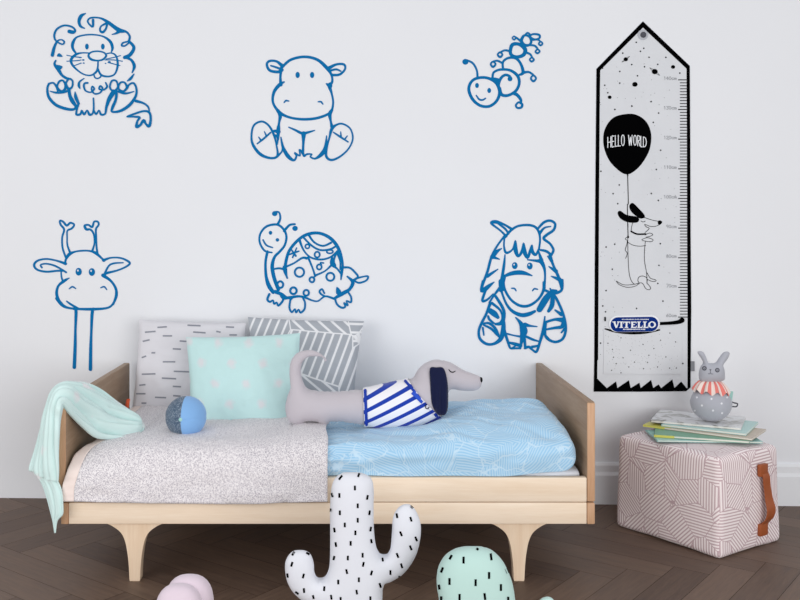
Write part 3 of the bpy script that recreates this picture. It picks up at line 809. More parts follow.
POUF = build_pouf()

def build_books():
    z = .3035
    # (left-front corner px, right-front corner px, depth, thickness, cover, label)
    specs = [((657,440), (763,441.5), .15, .0055, 'cov_teal', 'lowest pale teal book with white edge in the pile on the pouf', 'teal cover'),
             ((654,434.5), (750,441), .18, .0075, 'cov_green', 'green and cream picture book second from the bottom of the pile', ''),
             ((643,424.5), (752,438.5), .17, .0060, 'cov_tan', 'tan-covered thin book with yellow corner fanned left in the pile', ''),
             ((661,424), (746,433.5), .21, .0065, 'cov_mint', 'mint green book sticking out to the right beneath the topmost book', ''),
             ((650,420), (741,428), .20, .0065, 'cov_photo', 'white book with grey foliage photo cover on top of the pile', '')]
    for i, (a, b, dep, th, cv, lab, _) in enumerate(specs):
        zt = z+th+.0006
        def g(p): Y = (H-zt)*FOC/(p[1]-CY); return Vector(((p[0]-CX)/FOC*Y, Y, 0))
        A, B = g(a), g(b); ux = (B-A); W = ux.length; ux.normalize(); uy = Vector((-ux.y, ux.x, 0))
        # keep the pile on the pouf: the front edge stays behind the pouf's own front edge
        mid = (A+B)/2
        t = thing('book', lab, 'book', (mid.x+uy.x*dep/2, mid.y+uy.y*dep/2, z), 'books piled on the pouf', rotz=math.atan2(ux.y, ux.x), local=True)
        pg = MB(); bx(pg, -W/2+.003, W/2-.002, -dep/2+.003, dep/2-.003, .0010, th-.0008, 0); pg.build('pages', M['paper'], t, smooth=False)
        c = MB(); bx(c, -W/2, W/2, -dep/2, dep/2, 0, .0010, .0003, 1); bx(c, -W/2, W/2, -dep/2, dep/2, th-.0008, th, .0003, 1); bx(c, -W/2, -W/2+.0012, -dep/2, dep/2, 0, th, .0003, 1)
        cm = [M[cv]]
        if cv == 'cov_tan':
            c.add([(-W/2, -dep/2, th+.0003), (-W/2+.09, -dep/2, th+.0003), (-W/2+.03, dep/2, th+.0003), (-W/2, dep/2, th+.0003)], [[0,1,2,3]], 1); bx(c, -W/2, -W/2+.07, -dep/2-.0004, -dep/2, 0, th, 0, 1, 1); cm.append(M['cov_yellow'])
        if cv == 'cov_green': bx(c, -W/2, -W/2+.06, -dep/2-.0004, -dep/2, 0, th, 0, 1, 1); cm.append(M['cov_yellow'])
        c.build('cover', cm, t, smooth=False)
        z += th+.0008
    return z
ZB = build_books()

def build_bunny():
    Y0 = 3.06; s = Y0/FOC; r = 20*s
    zb = ZB+.0005; X = P(711,0,Y0).x; c = Vector((X, Y0, zb+r*.93))
    t = thing('plush_bunny', 'round grey bunny plush with coral striped ruff sitting on top of the books', 'plush toy', (X, Y0, zb))
    mb = MB(); sphere(mb, c, r, r, r*.95, fn=lambda d: Vector((d.x*(1-.14*max(0, d.z)), d.y*(1-.14*max(0, d.z)), max(d.z, -.965))))
    pj = onto(bvh_of(mb), .0006)
    for x, y in ((702,404),(721.5,402),(703,390),(719,391.5),(711.5,397.5),(697,396),(713,409),(727,396),(695,409),(722,411.5)):
        fill(mb, pj, ell(x, y+1.5, 1.1, 1.1, 8), 1, smooth=False)
    mb.build('body', [M['bunny'], M['bunny_spot']], t)
    # head with ears from one stuffed outline
    out = [(699.5,377),(699.8,371),(701.5,366),(703.5,363.5),(701,358),(698,353.5),(697.8,351.6),(700.5,351),(703.5,352.5),(706,357.5),(708,362.5),(711.5,363.2),(716,362.8),(719,358.5),(722.5,353.5),(726,351.5),(729.2,352.3),(728.8,355.5),(726,360.5),(722.5,365),(723.8,369),(724.3,375),(723.5,380),(712,383),(701,381)]
    hb = MB(); plush(hb, out, Y0-.004, 1.25, 1.0, n=4); hp = onto(bvh_of(hb), .0006)
    hb2 = hb
    hd = sub(hb.build('head', M['bunny'], t, uv='planar', merge=1e-5), t)
    for x, y in ((704.5,368.4), (717.3,370.2)):
        e = MB(); fill(e, hp, ell(x, y, 2.3, 2.3, 12), 0, smooth=False, step=.8); 
        fill(e, hp, ell(x, y, 1.15, 1.15, 8), 1, smooth=False, q0=.0005); fill(e, hp, ell(x, y, .6, .6, 8), 0, smooth=False, q0=.001)
        e.build('eye', [M['eye_grey'], M['bunny']], hd)
    n_ = MB(); fill(n_, hp, [(709.3,369.4),(711.5,369.4),(710.4,371)], 0, smooth=False, q0=.0004)
    ribbon(n_, hp, [(708.2,373.6),(709.5,373.9),(710.4,372.9),(711.6,374),(713,373.8)], .45, q0=.0004); ribbon(n_, hp, [(710.4,371),(710.4,373)], .4, q0=.0004)
    n_.build('nose', M['eye_grey'], hd)
    # ruffled collar of alternating panels
    z0 = zb+r*1.93; rf = MB(); NS = 120; vs = []
    for k in range(NS):
        a = 2*math.pi*k/NS; wv = math.sin(a*11)
        for j in range(6):
            f = j/5; rad = .0270+.031*f*(1+.06*wv); z = z0+.006-.030*f*f-.006*f+.006*f*wv
            vs.append((X+rad*math.cos(a), Y0+rad*math.sin(a)*.95, z-.004*f*math.cos(a)))
    for k in range(NS):
        for j in range(5):
            q = [k*6+j, k*6+j+1, ((k+1) % NS)*6+j+1, ((k+1) % NS)*6+j]
            rf.add([], []); rf.f.append(q); rf.mi.append((k//4) % 2)
    rf.v = [Vector(v) for v in vs]
    o = rf.build('ruffle_collar', [M['coral'], M['cream']], t); o['label'] = 'coral and cream striped ruff'
    l = MB(); a = P(728,392,Y0-.01)
    bm = bmesh.new(); bmesh.ops.create_cube(bm, size=1)
    for v in bm.verts: v.co = Vector((v.co.x*.010, v.co.y*.001, v.co.z*.034))
    bmesh.ops.rotate(bm, verts=bm.verts, matrix=Matrix.Rotation(R(8), 3, 'Y')); bmesh.ops.translate(bm, verts=bm.verts, vec=P(731,396.5,Y0)); l.from_bm(bm)
    fl = sub(l.build('fabric_label', M['tag_mint'], t, smooth=False), t)
    l = MB(); loop = [P(730.5,402,Y0), P(734,402.8,Y0), P(737.5,403.8,Y0), P(736.5,406.5,Y0), P(733,406.6,Y0), P(730.3,405.8,Y0)]
    d = cat([tuple(v) for v in loop], True, 5); tube(l, [Vector(q) for q in d]+[Vector(d[0])], .0022, 8); l.build('ring', M['eye_grey'], fl)
build_bunny()

# ------------------------------------------------------------------ lettering drawn with strokes
GL = {'0': ['.5,0 .1,.2 0,.5 .1,.8 .5,1 .9,.8 1,.5 .9,.2 .5,0'], '1': ['.2,.2 .55,0 .55,1'], '2': ['0,.2 .4,0 .9,.15 .85,.4 0,1 1,1'], '3': ['0,.1 .6,0 .95,.2 .5,.45 .95,.7 .6,1 0,.9'],
      '4': ['.7,1 .7,0 0,.7 1,.7'], '6': ['.9,0 .3,.3 0,.7 .4,1 .9,.8 .8,.5 .1,.6'], '7': ['0,0 1,0 .35,1'], '8': ['.5,.45 .1,.25 .5,0 .9,.25 .5,.45 0,.75 .5,1 1,.75 .5,.45'], '9': ['.9,.4 .2,.5 .1,.15 .6,0 .95,.3 .7,1'],
      'c': ['1,.5 .5,.35 0,.65 .5,1 1,.85'], 'm': ['0,1 0,.4', '0,.55 .25,.4 .5,.55 .5,1', '.5,.55 .75,.4 1,.55 1,1'],
      'H': ['0,0 0,1', '1,0 1,1', '0,.5 1,.5'], 'E': ['.9,0 .5,0 0,0 0,.5 0,1 .5,1 .9,1', '0,.5 .8,.5'], 'L': ['0,0 0,.5 0,1 .5,1 1,1'], 'O': ['.5,0 .1,.15 0,.5 .1,.85 .5,1 .9,.85 1,.5 .9,.15 .5,0'],
      'W': ['0,0 .25,1', '.25,1 .5,.2', '.5,.2 .75,1', '.75,1 1,0'], 'R': ['0,1 0,.5 0,0', '0,0 .8,.05 1,.25 .8,.45 0,.5', '.3,.5 1,1'], 'D': ['0,0 0,.5 0,1', '0,0 .7,.1 1,.5 .7,.9 0,1']}
def glyph(mb, pj, ch, x0, y0, x1, y1, w, mi=0, q0=0, skew=0):
    for s_ in GL[ch]:
        pts = [tuple(float(q) for q in t.split(',')) for t in s_.split()]
        ribbon(mb, pj, [(x0+a*(x1-x0), y0+b*(y1-y0)+skew*a) for a, b in pts], w, mi=mi, n=3, q0=q0)

def build_chart():
    Fa, Fb, Fc, Fd, Fe = (580,10,3), (600,20,6.6667), (590,100,6), (605,195,6), (590,300,6)
    base = P(642, 391, wallY(642))
    t = thing('growth_chart', 'black-edged canvas growth chart with balloon dog print hanging on the wall', 'growth chart', tuple(base+WN*.002))
    outer = [(642.7,21.5),(689.5,66),(690,140),(690.3,230),(691,310),(690.3,370),(690.3,387),(686,391),(640,391.6),(593.5,391.5),(594,360),(594.5,270),(595.2,180),(595.8,110),(596.2,69)]
    # cloth: thin slab
    mb = MB(); fill(mb, on_wall(.0030), outer, 0, smooth=False, step=9)
    n0 = len(mb.v); ring = outer; m = len(ring)
    fp, bp = [on_wall(.0030)(*p) for p in ring], [on_wall(.0004)(*p) for p in ring]
    mb.add(fp+bp, [[i, (i+1) % m, m+(i+1) % m, m+i] for i in range(m)])
    panel = mb
    # black edging with the jagged hem
    b = MB(); pj = on_wall(.0036)
    ip = [(642.7,27.8),(686.2,68.8),(686.6,140),(686.8,230),(687.2,310),(687.2,389.4)]
    teeth = fr(Fe, '578,528 545,488 505,527 492,475 425,528 410,505 378,527 365,478 303,527 295,495 243,527 232,480 163,527 155,487 100,528 42,470')
    il = [(597.9,360),(598.4,270),(599.0,180),(599.5,110),(600,70.5)]
    inner = ip[:5]+[(687.2,389.0)]+teeth[0:]+il
    # strips between outer and inner boundary
    def strip(po, pi):
        vs = [pj(*p) for p in po]+[pj(*p) for p in pi]; k = len(po); b.add(vs, [[i, i+1, k+i+1, k+i] for i in range(k-1)])
    strip(outer[:6], ip[:5]+[(687.2,370)])
    strip([outer[0], outer[14], outer[13], outer[12], outer[11], outer[10]], [ip[0], il[4], il[3], il[2], il[1], il[0]])
    fill(b, pj, [(690.3,370),(687.2,370)]+[(687.2,388)]+teeth+[(597.2,360),(594,360),(593.5,391.5),(640,391.6),(686,391),(690.3,387)], smooth=False)
    b.build('edging', M['black'], t, smooth=False)
    # eyelet and nail
    e = MB(); pj = on_wall(.0042); ribbon(e, pj, ell(642.6,35,4.3,4.3,16), 2.0, closed=True); e.build('eyelet', M['steel'], t)
    e = MB(); cpt = on_wall(.004)(643, 35); sphere(e, cpt, .0105, .006, .0105, seg=20, rings=10); o = e.build('wall_knob', M['eye_grey'], t); o['label'] = 'dark grey knob in the eyelet'
    # printed sky
    s = panel; pj = on_wall(.0038)
    big = fr(Fb, '170,263,15 363,345,20 485,314,14 231,430,18 63,516,13')
    for i, (x, y, r) in enumerate(big):
        fill(s, pj, ell(x, y, r, r*.9, 12), 1, smooth=False)
        if i < 2:
            sg = 1 if i == 0 else -1
            ribbon(s, pj, [(x-r*1.7, y+sg*r*1.3), (x+r*.2, y+sg*r*.35), (x+r*1.7, y-sg*r*1.3)], .35, mi=1); ribbon(s, pj, [(x-r*1.7, y+sg*r*1.3), (x-r*.2, y-sg*r*.3), (x+r*1.7, y-sg*r*1.3)], .35, mi=1)
    small = fr(Fb, '240,150 290,190 268,210 150,222 325,250 437,250 210,298 383,297 295,313 130,344 15,322 530,355 248,373 130,422 30,436 50,486 338,545 210,574 97,597')
    small += fr(Fc, '55,15 365,10 250,38 148,57 410,79 378,135 422,302 396,417 64,428 174,510 137,562 366,561')
    small += fr(Fd, '75,52 318,33 5,312 57,295 330,292 42,445 322,422 5,573 315,530')
    small += fr(Fe, '75,35 92,70 278,50 436,6 476,197 207,195 183,226 62,258 105,258 315,265 132,295 452,340 195,345 138,342 155,380 264,371 342,373 318,410 183,435 402,400 555,380 474,407 514,407 545,298 510,250 127,420')
    rs = random.Random(3)
    for p in small: fill(s, pj, ell(p[0], p[1], .8, .8, 8), 1, smooth=False)
    for _ in range(170):
        x, y = rs.uniform(600, 676), rs.uniform(60, 372)
        if (x-627)**2/26**2+(y-144)**2/33**2 < 1 or (620 < x < 662 and 200 < y < 292) or (605 < x < 662 and 312 < y < 336): continue
        r = rs.uniform(.15, .34); fill(s, pj, ell(x, y, r, r, 6), 1, smooth=False)
    # ruler
    r_ = panel; pj = on_wall(.0038)
    for i in range(81):
        y = 80+i*2.962; mj = i % 10 == 0
        x1 = 687.0+.2; x0 = 677.8 if mj else 679.6
        ribbon(r_, pj, [(x0, y), (x1, y)], .9 if mj else .8, n=1, round_=False, mi=1)
    n_ = panel
    for i, lab in enumerate(('140', '130', '120', '110', '100', '90', '80', '70', '60')):
        y = 80+i*29.62-1.6; txt = lab+'cm'; x = 676.3-len(txt)*2.55
        for ch in txt:
            wd = 2.1 if ch in 'cm' else 1.9; glyph(n_, pj, ch, x, y-1.6, x+wd, y+1.5, .42, mi=2); x += 2.6
    panel.build('canvas_panel', [M['canvas'], M['black'], M['grey_print']], t, smooth=False)
    # balloon
    a = MB(); fill(a, pj, fr(Fc, '235,83 290,95 335,130 360,180 366,235 355,300 325,360 285,410 245,440 222,446 195,440 155,410 115,365 88,305 78,250 83,190 110,135 155,98'))
    ribbon(a, pj, fr(Fc, '222,440,10 225,455,7')); ribbon(a, pj, fr(Fc, '224,445,5 226,520,5 228,620,5')+fr(Fd, '133,60,5 134,150,5 137,250,5'), n=4)
    bal = sub(a.build('balloon_print', M['black'], t, smooth=False), t)
    L = MB(); pl = on_wall(.0043)
    for ch, x0, x1, ya, yb, sk in (('H',105,123,224,286,-3), ('E',130,145,218,282,-2), ('L',150,163,214,278,-1), ('L',168,181,212,276,0), ('O',187,204,210,274,0), ('W',229,251,212,272,0), ('O',260,276,212,272,0), ('R',284,298,214,276,1), ('L',303,313,218,280,2), ('D',318,336,222,282,2)):
        glyph(L, pl, ch, 590+x0/6, 100+ya/6, 590+x1/6, 100+yb/6, .75, skew=sk/6)
    o = L.build('lettering', M['badge_white'], bal, smooth=False)
    # little dog held by the balloon
    d = MB(); pj = on_wall(.0040)
    fill(d, pj, fr(Fd, '145,62 165,48 200,80 235,120 232,138 200,135 165,110 148,85')); fill(d, pj, fr(Fd, '74,108 90,95 130,120 190,130 203,150 185,166 130,162 90,140'), q0=.0001)
    fill(d, pj, fr(Fd, '318,155 330,152 341,162 332,176 320,178 315,166'))
    for s_, cl in (('235,135 280,150 320,158', 0), ('325,178 300,188 270,188 237,176 245,190 263,200 250,215 238,225', 0), ('165,168 158,190 155,215', 0), ('240,240 265,228 285,237 268,248 245,252', 0), ('219,268 250,256 286,268 272,280 222,273', 0),
                   ('240,280 235,340 236,400 248,470 250,530', 0), ('137,175 135,280 138,400 145,480 160,520 175,535', 0), ('138,285 165,300 205,307 242,303', 0), ('65,515 110,538 170,536 212,526 228,536 242,560 262,568 272,556 252,530', 0),
                   ('65,515 85,538 130,553 175,548 205,530', 0), ('205,530 195,510 205,490 228,486 250,500 250,530', 0), ('250,466 270,498 300,508 303,516 280,518 250,505', 0), ('136,250 120,262 132,275 128,300 120,330 132,350 122,380', 0), ('214,155 226,162 240,156', 0), ('200,135 215,140 235,135', 0)):
        ribbon(d, pj, fr(Fd, s_), .55)
    ribbon(d, pj, fr(Fd, '155,218 190,234 242,234'), 1.6); fill(d, pj, ell(605+137/6, 195+252/6, 1, 1.2, 8))
    d.build('dog_print', M['black'], t, smooth=False)
    # pocket: a flat patch standing off the cloth, with its own black hem stroke
    pk = MB(); q = fr(Fe, '82,165 200,188 330,188 410,172 545,140 548,300 545,442 310,443 78,440'); pjk = on_wall(.0064)
    fill(pk, pjk, q, smooth=False)
    k = len(q); A = [pjk(*p) for p in q]; B = [on_wall(.0032)(*p) for p in q]; pk.add(A+B, [[i, (i+1) % k, k+(i+1) % k, k+i] for i in range(k)])
    pj2 = on_wall(.0068)
    st = pk
    for p in fr(Fe, '476,197 207,196 183,226 105,258 315,265 132,295 452,340 195,345 138,342 155,380 264,371 342,373 318,410 183,435 402,400 474,407 514,407 510,250 127,420 240,300 380,290 420,240 350,330 230,400'):
        fill(st, pj2, ell(p[0], p[1], .6, .6, 8), 1, smooth=False)
    for _ in range(110):
        x, y = rs.uniform(605, 679), rs.uniform(334, 371); fill(st, pj2, ell(x, y, .22, .22, 6), 1, smooth=False)
    pko = sub(pk.build('pocket', [M['canvas'], M['black']], t, smooth=False), t)
    hs = MB(); ribbon(hs, pj2, fr(Fe, '88,172,8 150,187,16 240,194,22 330,192,18 414,178,9')); ribbon(hs, pj2, fr(Fe, '420,140,18 480,137,20 530,130,24 548,120,32'), q0=.0003); ribbon(hs, pj2, fr(Fe, '88,104,10 88,122,10'))
    hs.build('pocket_hem', M['black'], pko, smooth=False)
    # oval name badge over the pocket
    bw = MB(); pw = on_wall(.0076)
    def pill(x0, y0, x1, y1, g=0):
        r = (y1-y0)/2; c = []
        for k in range(13): a = R(-90+k*15); c.append((x1-r+r*math.cos(a)*1.0, (y0+y1)/2+r*math.sin(a)))
        for k in range(13): a = R(90+k*15); c.append((x0+r+r*math.cos(a)*1.0, (y0+y1)/2+r*math.sin(a)))
        return [(x, y-.35*((x-633)/25)) for x, y in c]
    fill(bw, pw, pill(608.5, 315.2, 659.2, 331.6), smooth=False)
    bw.add([pw(608.5,313.5), pw(662,313.5), pw(662,324), pw(608.5,324)], [])
    bo = sub(bw.build('badge', M['badge_white'], t, smooth=False), t)
    bb = MB(); pb = on_wall(.0080); fill(bb, pb, pill(610, 316.8, 657.6, 331.4), smooth=False); bb.build('badge_panel', M['badge_blue'], bo, smooth=False)
    v = MB(); pv = on_wall(.0084); k = 6
    def ln(a, b, c, d_, w, q=0): ribbon(v, pv, [(590+a/k, 300+b/k), (590+c/k, 300+d_/k)], w/k, n=1, round_=False, q0=q, ramp=0)
    def serif(x, y, w_): ln(x-w_, y, x+w_, y, 5, .00005)
    y0, y1 = 128, 165
    ln(141,y0,155,y1,11); ln(168,y0,156,y1,6,.0001); serif(141,y0+2,10); serif(167,y0+2,8)
    ln(185,y0,184,y1,11); serif(185,y0+2,11); serif(184,y1-2,11)
    ln(216,y0,215,y1,11); ln(197,y0+3,236,y0+3,6,.0001); ln(199,y0,198,y0+13,4); ln(235,y0,235,y0+13,4); serif(215,y1-2,11)
    ln(250,y0,249,y1,11); ln(242,y0+3,274,y0+3,6,.0001); ln(250,146,266,146,5,.0001); ln(242,y1-2,274,y1-2,6,.0001); ln(273,y0,273,y0+11,4); ln(273,y1,275,y1-12,4)
    for x in (290, 325): ln(x,y0,x-1,y1,11); serif(x,y0+2,11); ln(x-9,y1-2,x+20,y1-2,6,.0001); ln(x+19,y1,x+20,y1-13,4)
    ribbon(v, pv, [(590+x/k, 300+y/k, w/k) for x, y, w in ((367,129,6), (354,137,9), (351,147,11), (356,158,9), (369,163,6), (382,156,9), (386,146,11), (381,135,9))], closed=True)
    rr = random.Random(5)
    for (xa, xb, yy, hgt) in ((188, 348, 115, 6), (195, 325, 174, 9)):      # two lines of fine print too small to read
        x = xa
        while x < xb:
            w_ = rr.choice((3, 4, 5, 6)); ln(x, yy+rr.uniform(-.5,.5), x+w_, yy, hgt*rr.uniform(.6, 1)); x += w_+rr.choice((1.5, 2, 4))
    v.build('lettering', M['badge_white'], bo, smooth=False)
    g = MB(); a1 = on_wall(.001); a2 = on_wall(.0035); q = [(690.2,361),(694.3,361.3),(694.3,371),(690.2,371)]
    g.add([a2(*p) for p in q]+[a1(*p) for p in q], [[0,1,2,3], [0,4,5,1], [1,5,6,2], [2,6,7,3]]); o = g.build('fabric_label', M['grey_print'], t, smooth=False); o['label'] = 'small grey-green loop label'
build_chart()
